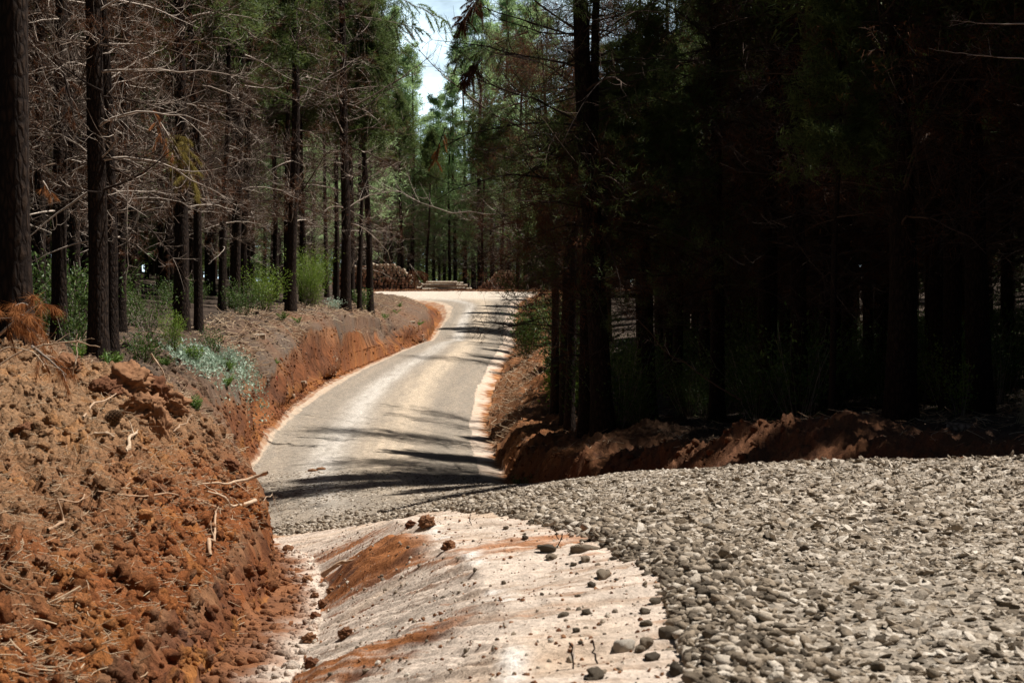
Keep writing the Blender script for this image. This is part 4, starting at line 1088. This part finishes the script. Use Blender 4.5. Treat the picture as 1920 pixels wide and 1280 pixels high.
# long bare boughs reaching over the road
def bare_bough(base, tip, label, r=.03, ntw=16, tl=.9, sag=.12):
    o = bpy.data.objects.new('bare_bough', None)
    base = np.array(base); v = np.array(tip) - base; L = np.linalg.norm(v); K = 12; s = np.linspace(0, 1, K)
    Pm = s[:, None] * v[None] - np.array([0, 0, 1.])[None] * (sag * L * np.sin(np.pi * s))[:, None] + rng.normal(0, .012 * L, (K, 3)) * s[:, None]
    parts = [tubes(Pm[None], (r * (1 - .85 * s))[None], 5)]
    sp = rng.uniform(.2, 1, ntw); k0 = np.minimum((sp * (K - 1)).astype(int), K - 2)
    d = unit(unit(v)[None] * .9 + rng.normal(0, .6, (ntw, 3))); TL = tl * rng.uniform(.4, 1.1, ntw)
    s2 = np.linspace(0, 1, 6)
    Pt = Pm[k0][:, None] + (TL[:, None] * s2)[:, :, None] * d[:, None] + (TL[:, None] * rng.normal(.1, .3, ntw)[:, None] * s2 ** 2)[:, :, None] * np.array([0, 0, 1.])
    parts.append(tubes(Pt, np.repeat((r * .28 * (1 - .7 * s2))[None], ntw, 0), 3))
    n3_ = ntw * 4; ti = np.repeat(np.arange(ntw), 4); kk = rng.integers(1, 5, n3_)
    dd = unit(d[ti] + rng.normal(0, .7, (n3_, 3))); sl_ = TL[ti] * rng.uniform(.2, .5, n3_); s3 = np.linspace(0, 1, 4)
    Ps = Pt[ti, kk][:, None] + (sl_[:, None] * s3)[:, :, None] * dd[:, None] + (sl_[:, None] * .25 * s3 ** 2)[:, :, None] * np.array([0, 0, 1.])
    parts.append(tubes(Ps, np.repeat((r * .17 * (1 - .5 * s3))[None], n3_, 0), 3))
    V, F, T = join(parts)
    bpy.data.objects.remove(o)
    o = link('bare_bough', mesh_from('bare_bough', V, F, M['twig'], True, tint=T), None, tuple(base)); tag(o, label, 'branch', 'bare boughs'); return o
bare_bough(P(1000, 250, 60), P(745, 45, 62), 'long bare bough arching across the sky gap', .035, 18, 1.0, .08)
bare_bough(P(1050, 395, 64), P(690, 345, 70), 'long bare bough stretching low across the road', .035, 24, 1.2, .06)
bare_bough(P(1060, 460, 66), P(860, 400, 70), 'bare bough fanning out above the right log stack', .03, 24, 1.2, .04)
bare_bough(P(1060, 330, 60), P(880, 360, 62), 'bare twiggy bough beside the green gap', .03, 22, 1.2, .04)
bare_bough(P(1010, 590, 110), P(930, 545, 112), 'fallen pale bough at the right of the log stack', .05, 16, 1.3, .04)
bare_bough(P(662, 200, 84), P(830, 85, 84), 'upward bare bough from the tall straight pine', .04, 12, 1.0, .04)
bare_bough(P(662, 215, 84), P(770, 130, 84), 'shorter upward bough from the tall straight pine', .035, 12, .9, .04)
bare_bough(P(1390, 750, 37), P(1150, 560, 36), 'slanting dead branch in front of the dark right forest', .018, 10, .4, .05)
bare_bough(P(190, 360, 29), P(60, 300, 28), 'curving pale bough between the first two left trunks', .014, 14, .45, .1)
bare_bough(P(190, 170, 29.5), P(62, 65, 28), 'forked pale bough beside the thick left trunk', .018, 16, .55, .06)
bare_bough(P(205, 310, 29), P(330, 360, 30), 'pale bough running right from the slim trunk', .016, 16, .5, .05)
bare_bough(P(240, 330, 30), P(235, 560, 29.5), 'dangling bare bough in front of the slim trunk', .012, 14, .4, .0)
bare_bough(P(270, 420, 31), P(355, 540, 31), 'drooping pale bough right of the slim trunk', .014, 16, .4, -.1)
bare_bough(P(1920, 45, 30), P(1780, 38, 30), 'pale bough entering from the upper right edge', .014, 14, .4, .02)
bare_bough(P(1925, 110, 31), P(1740, 90, 31), 'lower bough entering from the upper right edge', .012, 14, .4, .02)

# ------------------------------------------------------------------ logs
def log_mesh(name, r, L, side_mat, seed):
    S = 14; K = 7; s = np.linspace(-.5, .5, K); rr = np.random.default_rng(seed)
    th = np.arange(S) * 2 * np.pi / S
    V = []
    for k in range(K):
        f = r * (1 - .12 * (s[k] + .5)) * (1 + .06 * np.sin(2 * th + seed) + rr.normal(0, .018, S))
        V.append(np.stack([np.cos(th) * f + .02 * math.sin(s[k] * 5 + seed), np.full(S, s[k] * L), np.sin(th) * f], 1))
    V = np.concatenate(V); c0, c1 = len(V), len(V) + 1
    V = np.concatenate([V, [[0, -.5 * L, 0], [0, .5 * L, 0]]])
    Q = np.array([[k * S + i, (k * S + (i + 1) % S), (k + 1) * S + (i + 1) % S, (k + 1) * S + i] for k in range(K - 1) for i in range(S)])
    T = np.array([[c0, (i + 1) % S, i] for i in range(S)] + [[c1, (K - 1) * S + i, (K - 1) * S + (i + 1) % S] for i in range(S)])
    mi = np.concatenate([np.zeros(len(Q)), np.ones(len(T))])
    me = mesh_from(name, V, [Q, T], [side_mat, M['ring']], False, mi)
    return me
LOGS = [log_mesh('log', .165, 4.2, M['logbark'] if i < 1 else M['logpale'], i) for i in range(5)]
PLOGS = [log_mesh('log', .16, 4.0, M['logpale'], 20 + i) for i in range(3)]
SLOGS = [log_mesh('log', .125, 3.6, M['logbark'] if i < 1 else M['logpale'], 30 + i) for i in range(4)]
def pile(x0, x1, D, prof, r, meshes, label, group, jit=.42):
    rows = 0; z = r; k = 0; n = 0
    while True:
        any_ = False; x = x0 + (k % 2) * r
        while x < x1:
            g = H(x, D)
            if z + r * .3 < prof(x):
                sc = random.uniform(.74, 1.04)
                o = link('log', random.choice(meshes), None, (x + random.uniform(-.02, .02), D + 2.0 + random.uniform(-jit, jit), H(x, D) + z), (random.uniform(-.015, .015), random.uniform(0, 6.28), random.uniform(-.03, .03)), (sc, 1, sc))
                tag(o, label, 'log', group); n += 1; any_ = True
            x += 2 * r * random.uniform(1.02, 1.16)
        z += r * 1.74; k += 1
        if not any_ or k > 30: break
    return n
m_px = 209 / FPX
def profL(x):
    px = x / m_px + 960
    return np.interp(px, [600, 640, 690, 735, 752, 765, 790, 806], [2.2, 2.5, 2.8, 2.85, 2.5, 1.8, 1.05, .15])
def profR(x):
    px = x / m_px + 960
    return np.interp(px, [893, 900, 908, 917, 924, 930, 964, 972], [.3, .55, .9, 1.1, 1.7, 2.1, 2.3, 2.2])
n1_ = pile((625 - 960) * m_px, (806 - 960) * m_px, 209, profL, .165, LOGS, 'sawn pine log with round end facing the road in the long left pile', 'logs of the long left pile')
n2_ = pile((895 - 960) * m_px, (966 - 960) * m_px, 209.5, profR, .125, SLOGS, 'short sawn log with its end showing in the square right stack', 'logs of the square right stack', .28)
for i, (x, y, ln, yaw) in enumerate(((828, 543.5, 1.0, .1), (836, 541, 1., .05), (845, 544, .9, .12), (852, 542, .9, -.04), (818, 540, 1., 0), (833, 537, .95, .06), (842, 535, .95, -.02), (825, 534, .9, .03), (838, 531.5, .85, .05), (828, 529.5, .8, 0), (860, 545, .6, -.25), (815, 543, .9, .2))):
    p = P(x, y, 206.5 + (i % 3) * .5)
    g = H(p[0], p[1]); 
    o = link('log', PLOGS[i % 3], None, (p[0], p[1], max(p[2], g + .14)), (0, .02 * (i % 3 - 1), math.pi / 2 + yaw), (1, ln, 1)); tag(o, 'pale peeled log lying sideways between the two stacks' if i != 10 else 'short pale log lying askew at the road end of the sideways logs', 'log', 'peeled logs lying sideways')

# small log, notch logs and stakes by the cut bank
def single_log(x, y, D, L, r, yaw, label, tilt=0):
    p = ground_px(x, y, D) if D else ground_px(x, y)
    me = log_mesh('log', r, L, M['logpale'], int(x))
    o = link('log', me, None, (p[0], p[1], p[2] + r * .6), (tilt, 0, yaw)); tag(o, label, 'log', 'cut logs left on the bank'); return o
single_log(487, 633, 44, .42, .085, 1.45, 'short sawn log lying on the bank below the dull shrub')
single_log(558, 722, 55, .75, .055, 1.1, 'pale thin log lying at the notch beside the red-topped stake', -.15)
single_log(540, 738, 55, .45, .05, .35, 'short stub of log leaning at the notch', .5)
single_log(762, 606, 100, 1.1, .09, 1.6, 'small log half buried in the debris mound')
def stake(x, y, h, label):
    p = ground_px(x, y, 50)
    o = bpy.data.objects.new('marker_stake', None); COL.objects.link(o); o.location = tuple(p); o.rotation_euler = (.05, -.12, .4)
    def bx(nm, z0, z1, wd, mat):
        V = np.array([[sx * wd, sy * wd, z] for z in (z0, z1) for sx, sy in ((-1, -1), (1, -1), (1, 1), (-1, 1))])
        V = np.concatenate([V, [[0, 0, z1 + wd * .8]]]); Q = np.array([[0, 1, 5, 4], [1, 2, 6, 5], [2, 3, 7, 6], [3, 0, 4, 7]]); T = np.array([[4, 5, 8], [5, 6, 8], [6, 7, 8], [7, 4, 8]])
        link(nm, mesh_from(nm, V, [Q, T], M[mat], False), o)
    bx('post', -.1, h * .72, .035, 'stake'); bx('painted_top', h * .70, h, .038, 'redpaint'); tag(o, label, 'stake', 'marker stakes at the notch')
stake(521, 742, .62, 'wooden marker stake with red painted top in the bank notch')
stake(537, 735, .40, 'shorter red-topped stake right of the taller one')
# stump on the right berm
p = at_x(1805, 31)
st = link('tree_stump', log_mesh('tree_stump', .16, .5, M['logbark'], 77), None, (p[0], p[1], p[2] + .1), (.1, 0, 1.35), (1, 1.0, .8)); tag(st, 'short brown cut log end resting on the right berm', 'stump')

# ------------------------------------------------------------------ loose things on the near bank
def stick(pts, r, label, mat='root', name='stick', side=3, dmin=5.0, lift=.02, ends=None, cat='stick'):
    Q = []
    for q in pts:
        if len(q) == 3: Q.append(P(*q))
        else: 
            g = ground_px(q[0], q[1], dmin); g[2] += lift; Q.append(g)
    Q = np.array(Q); o0 = Q[0].copy(); Q = Q - o0
    s = np.linspace(0, 1, 14); tt = np.linspace(0, 1, len(Q)); L = np.linalg.norm(Q[-1])
    Pm = np.stack([np.interp(s, tt, Q[:, i]) for i in range(3)], 1) + np.stack([np.interp(s, np.linspace(0, 1, 6), rng.normal(0, min(.03 * L, .025), 6)) for _ in range(3)], 1) + rng.normal(0, .0025, (14, 3))
    parts = [tubes(Pm[None], (r * (1 - .6 * s) * (1 + .15 * rng.normal(size=14)))[None], 7)]
    if side:
        k = rng.integers(3, 12, side); d = unit(unit(Q[-1] + 1e-6)[None] + rng.normal(0, .8, (side, 3)) + np.array([0, 0, .35])); TL = min(L, .8) * rng.uniform(.12, .3, side); s2 = np.linspace(0, 1, 5)
        parts.append(tubes(Pm[k][:, None] + (TL[:, None] * s2)[:, :, None] * d[:, None] + rng.normal(0, .004, (side, 5, 3)), np.repeat((r * .4 * (1 - .7 * s2))[None], side, 0), 4))
    V, F, T = join(parts); T = np.full_like(T, random.random())
    o = link(name, mesh_from(name, V, F, M[mat], True, tint=T), None, tuple(o0)); tag(o, label, cat, 'sticks and roots on the earth bank'); return o
stick([(420, 960), (385, 945), (330, 935), (270, 940), (190, 942)], .012, 'long thin root lying across the red bank', name='root', cat='root')
stick([(502, 885, 19.2), (455, 908, 19.2), (420, 925), (370, 912)], .016, 'thick pale root sticking out of the bank edge above the road', name='root', cat='root', lift=.05)
stick([(478, 943, 18.6), (430, 950), (395, 935)], .022, 'broad brown root slab just below the pale root', name='root', cat='root', lift=.03)
stick([(150, 787), (200, 760), (235, 733)], .010, 'straight pale stick leaning on the big soil clod', lift=.05)
stick([(100, 1020), (108, 985), (128, 970), (155, 948)], .012, 'forked root standing up on the lower bank', name='root', cat='root', lift=.06)
stick([(395, 1050), (398, 1020), (410, 975)], .016, 'upright brown root stub near the bank corner', name='root', cat='root', lift=.05)
stick([(325, 812), (342, 795, 20), (360, 777, 20.5)], .010, 'short pale stick at the bank edge under the fern')
stick([(240, 850), (245, 830), (252, 815)], .022, 'short thick stick end beside the pine cone')
stick([(180, 818), (200, 820), (214, 826)], .020, 'pale peeled stick just below the pine cone')
stick([(283, 660, 22), (300, 690, 22), (322, 740, 22)], .012, 'upright reddish stick on the bank behind the clods', side=2)
stick([(-10, 690, 17.5), (70, 655, 17.5), (130, 632, 17.5), (190, 652, 17.5)], .010, 'long dry branch sprawling in front of the slim trunk', side=7)
stick([(-10, 655, 17.2), (60, 655, 17.2), (110, 690, 17.0)], .008, 'dry thin branch below the rusty bough', side=6)
stick([(140, 700, 17.8), (142, 660, 17.8), (148, 625, 17.8)], .009, 'broken twig standing upright by the fern', side=4)
stick([(492, 940, 19.4), (512, 925, 19.6), (522, 958, 19.8)], .004, 'wiry root tuft at the corner of the bank', side=8, name='root', cat='root')
stick([(608, 1074, 18.3), (635, 1061, 18.2), (660, 1053, 18.1), (682, 1046, 18.0)], .024, 'gnarled root lying on the red ridge of the ditch', name='root', cat='root', dmin=12)
stick([(1075, 1250), (1077, 1230), (1068, 1205)], .006, 'thin dark twig stuck upright in the pale clay', mat='twig', side=1, lift=.0)
for q in ((1077, 1255, 1070, 1205), (1120, 1245, 1110, 1205), (882, 988, 882, 962), (1048, 1010, 1035, 985), (1044, 1030, 1056, 1000)):
    a = ground_px(q[0], q[1]); b = P(q[2], q[3], a[1]); V, F, T = tubes(np.stack([np.linspace(a, b, 6) - a + rng.normal(0, .004, (6, 3))]), np.full((1, 6), .004), 4)
    o = link('twig', mesh_from('twig', V, F, M['twig'], True, tint=T * 0), None, tuple(a)); tag(o, 'thin dark twig standing upright in the pale clay verge', 'twig', 'upright twigs in the clay')

CLODS = [lumpy(ico(5), 50 + i, .40, 1.4, 6, 1.45) for i in range(4)]
def clod(x, y, size, label, sq=(1, 1, .8), dmin=5.0):
    p = ground_px(x, y, dmin); V, F = CLODS[int(x) % 4]
    me = mesh_from('earth_clod', V * np.array(sq) * size, F, M['clod'], True, tint=np.full(len(V), random.random()))
    o = link('earth_clod', me, None, (p[0], p[1], p[2] + size * .25), (0, 0, random.uniform(0, 6))); tag(o, label, 'clod', 'clods of red earth'); return o
clod(238, 735, .24, 'largest dark red earth clod below the slim trunk', dmin=14)
clod(278, 748, .20, 'overhanging earth clod at the right of the largest', dmin=14)
clod(275, 785, .21, 'cracked earth clod in front of the largest pair', dmin=12)
clod(200, 742, .14, 'rounded earth clod at the left of the largest', dmin=14)
clod(128, 695, .14, 'dark earth clod in front of the dry branch', dmin=14)
clod(298, 815, .15, 'upright wedge of red earth with roots beside the cone', (.5, .6, 1.3), dmin=11)
clod(318, 770, .16, 'earth clod at the bank edge above the road', dmin=13)
clod(45, 815, .08, 'small dark clod on the straw covered bank', dmin=9)
for (x, y, s) in ((175, 1055, .045), (320, 1060, .05), (355, 985, .05), (362, 870, .07), (430, 880, .08), (445, 905, .06), (415, 900, .05), (75, 1060, .045), (265, 905, .05), (330, 1085, .055), (300, 925, .05), (395, 1000, .05),
                  (541, 1033, .065), (607, 1137, .05), (590, 1160, .045), (580, 1205, .05), (648, 1195, .045), (585, 1250, .04), (575, 1090, .05), (800, 988, .07), (770, 990, .05), (840, 1030, .05), (620, 1110, .04), (590, 1120, .035)):
    clod(x, y, s, 'small crumbling clod of red earth on the bank' if x < 500 else 'fist sized clod of red earth in the ditch', dmin=7)

def pine_cone(x, y, L, dmin):
    p = ground_px(x, y, dmin)
    o = bpy.data.objects.new('pine_cone', None); COL.objects.link(o); o.location = (p[0], p[1], p[2] + .045); o.rotation_euler = (.2, 1.2, .5)
    Vs = []; Fs = []; Ts = []
    n = 90; ga = 2.39996
    for i in range(n):
        f = i / n; z = (f - .5) * L; rr = L * .40 * math.sin(math.pi * min(max(f * .86 + .10, 0), 1)) ** .8; a = i * ga
        d = np.array([math.cos(a), math.sin(a), 0]); sd = np.array([-math.sin(a), math.cos(a), 0]); up = np.array([0, 0, 1.])
        c = d * rr + up * z; wq = L * .10
        q = [c * .5 + up * z * .5, c - sd * wq + up * .01, c + d * L * .05 + up * .012 - up * L * .03, c + sd * wq + up * .01, c - up * L * .08]
        b = len(Vs); Vs += q; Fs += [[b, b + 1, b + 2], [b, b + 2, b + 3], [b + 1, b + 4, b + 2], [b + 2, b + 4, b + 3]]; Ts += [f * .4, .5, 1, .5, .1]
    link('scales', mesh_from('scales', np.array(Vs), np.array(Fs), M['cone'], False, tint=Ts), o)
    V, F = ICO2; link('core', mesh_from('core', V * np.array([L * .26, L * .26, L * .46]), F, M['cone'], True, tint=np.zeros(len(V))), o)
    tag(o, 'brown open pine cone lying on the straw covered bank', 'pine cone')
pine_cone(213, 800, .15, 9)

# crumbs of soil, straw and needles over the bank (uncountable)
def strip_points(n, dr, strips, power=1.0):
    xs = []; ys = []; tot = 0
    while tot < n:
        m = n * 3; d = dr[0] + (dr[1] - dr[0]) * rng.uniform(0, 1, m) ** power
        x = rng.uniform(-.30, .29 if 7 not in strips else .46, m) * d
        idx = base_height(x, d)[1]; ok = np.isin(idx, strips)
        xs.append(x[ok]); ys.append(d[ok]); tot += ok.sum()
    return np.concatenate(xs)[:n], np.concatenate(ys)[:n]
CR = [lumpy(ICO1, 70 + i, .5, 1.4, 2) for i in range(5)]
CR2 = [lumpy(ICO2, 80 + i, .45, 1.5, 3) for i in range(5)]
def crumbs(name, n, dr, strips, smin, smax, mat, label, bases, sink=.3, power=1.0, flat=None, squash=(1, 1, .8)):
    x, y = strip_points(n, dr, strips, power); z, _, _, dX = terrain(x, y)
    s = smin * (smax / smin) ** (rng.uniform(0, 1, n) ** 2.2)
    scl = s[:, None] * rng.uniform(.7, 1.3, (n, 3)) * np.array(squash)
    pos = np.stack([x + dX, y, z + s * (.5 - sink)], 1)
    V, F, T = scatter(bases, pos, scl, rand_rot(n, flat))
    if mat == 'soil':      # same soil as the ground below
        Z, idx, t, _ = terrain(V[:, 0], V[:, 1]); c = soil_colour(V[:, 0], V[:, 1], Z, idx, t) * (.72 + .5 * T)[:, None]
        o = link(name, mesh_from(name, V, F, M['bank'], True, color=c))
    else: o = link(name, mesh_from(name, V, F, M[mat], False, tint=T))
    tag(o, label, 'soil' if 'soil' in name else 'gravel', kind='stuff'); return o
crumbs('soil_crumbs', 1100, (6, 24), (1, 2, 3), .025, .085, 'soil', 'broken clods of soil over the near bank', [lumpy(ICO3, 180 + i, .5, 1.6, 4, 1.2) for i in range(6)], .6)
crumbs('soil_crumbs', 8000, (6, 25), (2, 3), .006, .045, 'soil', 'crumbled red soil covering the near bank', CR2, .35)
crumbs('soil_crumbs', 5000, (6, 28), (1, 4), .006, .040, 'soil', 'crumbled soil on the bank top and ditch floor', CR2, .35)
crumbs('soil_crumbs', 2200, (7, 26), (5, 6), .003, .014, 'clod', 'soil crumbs strewn over the pale clay', CR, .3)
crumbs('soil_crumbs', 5000, (40, 130), (3, 4), .015, .07, 'soil', 'fallen soil at the foot of the cut slope', CR, .35)
crumbs('soil_crumbs', 5000, (30, 130), (1, 2, 3, 10), .02, .09, 'soil', 'crumbled soil along the roadside banks', CR, .35)

def straw(n, dr, strips, Lr, r, name, label, mat='straw'):
    x, y = strip_points(n, dr, strips); z = terrain(x, y)[0]
    L = rng.uniform(*Lr, n); az = rng.uniform(0, 6.28, n); K = 4; s = np.linspace(-.5, .5, K)
    d = np.stack([np.cos(az), np.sin(az), rng.normal(0, .28, n)], 1); sd = np.stack([-np.sin(az), np.cos(az), np.zeros(n)], 1)
    Pm = np.stack([x, y, z + .012], 1)[:, None, :] + (L[:, None] * s)[:, :, None] * d[:, None, :] + (L[:, None] * rng.normal(0, .5, n)[:, None] * (s ** 2 - .08))[:, :, None] * sd[:, None, :]
    Pm[:, :, 2] += (L[:, None] * rng.uniform(-.3, .3, n)[:, None] * s ** 2)
    V, F, T = tubes(Pm, np.full((n, K), r) * rng.uniform(.6, 1.5, n)[:, None], 3)
    o = link(name, mesh_from(name, V, F, M[mat], True, tint=T)); tag(o, label, 'litter', kind='stuff')
straw(9000, (7, 24), (1, 2), (.05, .2), .0018, 'straw_litter', 'dry needles and rootlets strewn over the near bank')
straw(320, (8, 24), (2, 3), (.06, .25), .003, 'straw_litter', 'pale rootlets sticking from the red bank')
straw(5000, (24, 60), (0, 1, 2), (.1, .4), .004, 'straw_litter', 'dry litter on the mid bank and forest edge')
straw(4500, (60, 160), (1, 2, 10), (.2, .9), .010, 'straw_litter', 'twig debris along the roadside banks')
straw(2600, (203, 208), (3, 4, 5, 6, 7, 8, 9, 10), (.2, .9), .03, 'bark_litter', 'bark litter along the foot of the log stacks', 'clod')
straw(2500, (24, 60), (11, 12), (.1, .5), .005, 'straw_litter', 'litter under the right hand pines')

# ------------------------------------------------------------------ gravel and stones
ST1 = [lumpy(ICO1, 90 + i, .25, 1.2, 1) for i in range(5)]
ST2 = [lumpy(ICO2, 95 + i, .38, 1.2, 2) for i in range(6)]
STA = [lumpy(ICO1, 190 + i, .5, 1.1, 1) for i in range(8)] + [lumpy(ICO2, 195 + i, .5, 1.1, 2) for i in range(4)]
ST3 = [lumpy(ICO3, 99 + i, .40, 1.0, 3) for i in range(8)]
def gravel(n, dr, smin, smax, bases, power=1.0, sink=.25):
    x, y = strip_points(n, dr, (7, 8), power)
    ok = (fbm(x / .9, y / 1.6, 281, 3) < .12) | (rng.uniform(0, 1, n) < .45); x, y = x[ok], y[ok]; n = len(x); z = terrain(x, y)[0]
    s = smin * (smax / smin) ** (rng.uniform(0, 1, n) ** 1.7)
    scl = s[:, None] * np.stack([rng.uniform(.9, 1.6, n), rng.uniform(.7, 1.1, n), rng.uniform(.4, .75, n)], 1)
    V, F, T = scatter(bases, np.stack([x, y, z - s * sink * rng.uniform(-.3, 1.4, n)], 1), scl, rand_rot(n, .32))
    o = link('gravel', mesh_from('gravel', V, F, M['stone'], False, tint=T)); tag(o, 'loose gravel bedded in the road surface', 'gravel', kind='stuff')
gravel(33000, (5, 12.5), .006, .026, STA, sink=.25)
gravel(50000, (12, 26), .008, .028, ST1, sink=.25)
gravel(9000, (26, 50), .02, .04, ST1)
def flats(n, dr, smin, smax):
    x, y = strip_points(n, dr, (7, 8)); z = terrain(x, y)[0]; s = rng.uniform(smin, smax, n)
    scl = s[:, None] * np.stack([rng.uniform(1.0, 1.8, n), rng.uniform(.7, 1.1, n), rng.uniform(.22, .45, n)], 1)
    V, F, T = scatter(STA, np.stack([x, y, z + s * .18], 1), scl, rand_rot(n, .45))
    o = link('gravel', mesh_from('gravel', V, F, M['stone'], False, tint=T)); tag(o, 'flat angular stones lying proud of the gravel', 'gravel', kind='stuff')
flats(2300, (5, 12.5), .014, .034)
flats(4200, (12.5, 26), .018, .042)
# windrow of bigger stones along the inner road edge
def edge_pts(n, dr, spread, side=1):
    d = rng.uniform(*dr, n); rl = feat_at(7, d)[0]
    return rl + .06 + rng.gamma(1.6, spread, n) - .12 * rng.uniform(0, 1, n), d
def windrow(n, dr, spread, smin, smax, bases):
    x, y = edge_pts(n, dr, spread); z = terrain(x, y)[0]; s = smin * (smax / smin) ** rng.uniform(0, 1, n)
    scl = s[:, None] * np.stack([rng.uniform(.9, 1.5, n), rng.uniform(.8, 1.1, n), rng.uniform(.55, .85, n)], 1)
    V, F, T = scatter(bases, np.stack([x, y, z + s * rng.uniform(.0, .7, n)], 1), scl, rand_rot(n, .4))
    o = link('gravel', mesh_from('gravel', V, F, M['stone'], True, tint=T * .85)); tag(o, 'stones heaped along the inner road edge', 'gravel', kind='stuff')
windrow(2200, (6, 14), .15, .010, .032, ST2 + STA)
windrow(2600, (14, 26), .18, .014, .040, ST2)
windrow(2200, (25, 39), .35, .02, .05, ST1)
# individual stones
STM = [mesh_from('stone', V, F, M['stone'], True, tint=np.full(len(V), t)) for (V, F), t in zip(ST3, (.1, .3, .22, .45, .05, .35, .6, .18))]
def stone(pos, s, label, group='loose stones by the road edge', mi=None, sq=None):
    me = STM[random.randrange(8) if mi is None else mi]
    sq = sq or (random.uniform(.95, 1.45), random.uniform(.8, 1.1), random.uniform(.6, .9))
    o = link('stone', me, None, tuple(pos), (random.uniform(-.25, .25), random.uniform(-.25, .25), random.uniform(0, 6.28)), (s * sq[0], s * sq[1], s * sq[2])); tag(o, label, 'stone', group); return o
pale_me = mesh_from('stone', ST3[2][0], ST3[2][1], M['stone'], True, tint=np.full(len(ST3[2][0]), 1.0)); STM.append(pale_me)
for (x, y, wpx, lb, mi, sq) in ((1170, 1222, 42, 'smooth pale rounded stone at the bottom on the clay, whitest of all', 8, (1.1, 1, .8)), (1222, 1238, 28, 'blocky brown stone right of the whitest stone', 4, (1.1, 1, .75)),
        (1115, 1272, 42, 'flat-topped brown stone at the bottom edge', 0, (1.3, .8, .6)), (1268, 1262, 30, 'pointed dark stone at the bottom edge beside the gravel', 4, (.9, .8, 1.1)),
        (1250, 1195, 36, 'large round brown stone with pale top at the gravel edge', 2, (1, 1, .9)), (1213, 1208, 26, 'round tan stone above the whitest stone', 3, (1, 1, .85)),
        (1200, 1222, 20, 'small tan stone touching the whitest stone', 5, (1, 1, .8)), (1130, 1085, 28, 'oblong tan stone alone on the pale clay', 3, (1.5, .9, .75)), (1110, 1100, 16, 'small dark stone left of the oblong tan one', 4, (1, 1, .9)),
        (1100, 1152, 20, 'reddish brown stone alone on the clay', 0, (1, 1, .8)), (1055, 1156, 18, 'flat brown stone left of the reddish one', 7, (1.3, .8, .6)), (1080, 1186, 16, 'small brown cube-like stone on the clay', 0, (1, 1, .9)),
        (1088, 1208, 11, 'tiny reddish stone on the clay', 0, (1, 1, .9)), (1213, 1172, 20, 'low grey stone by the gravel edge', 7, (1.2, 1, .7)), (1208, 1150, 18, 'small stone above the low grey one', 7, (1.2, 1, .7)),
        (1035, 1050, 20, 'tan stone at the edge of the red patch', 3, (1.2, 1, .7)), (1025, 1032, 26, 'dark stone on the red patch', 4, (1.5, 1, .6)), (1092, 1036, 34, 'long flat stone beside the red patch', 5, (1.6, .9, .6)),
        (1098, 1052, 18, 'small upright stone right of the red patch', 3, (1, 1, .9)), (1075, 1060, 12, 'tiny stone below the red patch', 0, (1, 1, .8)), (985, 1012, 12, 'small dark stone far up the clay verge', 4, (1, 1, .9))):
    g = ground_px(x, y); s = wpx / FPX * g[1] / 2
    stone((g[0], g[1], g[2] + s * .3), s, lb, mi=mi, sq=sq)
for i in range(230):
    x, d = edge_pts(1, (6.3, 14), .14); s = random.uniform(.015, .031)
    stone((x[0] - .03, d[0], H(x[0] - .03, d[0]) + s * random.uniform(.1, .9)), s, 'grey brown stone in the heaped inner edge of the gravel road', mi=random.choice([0, 1, 2, 3, 4, 5, 7]))
for i in range(26):
    d = random.uniform(8, 20); cx = float(feat_at(6, np.array([d]))[0][0]); rx = float(feat_at(7, np.array([d]))[0][0]); x = rx - abs(random.gauss(0, .25)) * (rx - cx)
    s = random.uniform(.008, .022); stone((x, d, H(x, d) + s * .4), s, 'small scattered stone on the pale clay beside the gravel', mi=random.choice([0, 2, 3, 4]))
crumbs('pebbles', 1200, (7, 30), (5, 6), .006, .02, 'stone', 'tiny pebbles on the pale clay', ST1, .3)
# dropped red leaf litter on the road
for i, (x, y) in enumerate(((586, 884), (602, 881))):
    g = ground_px(x, y, 40); V, F = lumpy(ICO2, 400 + i, .4)
    o = link('earth_clod', mesh_from('earth_clod', V * np.array([.13, .07, .05]), F, M['clod'], True, tint=np.full(len(V), .8)), None, (g[0], g[1], g[2] + .02)); tag(o, ['left red clod dropped on the road', 'right red clod dropped on the road'][i], 'clod', 'clods of red earth')
print('logs', n1_, n2_, 'trees', len(placed), 'objects', len(SC.objects))
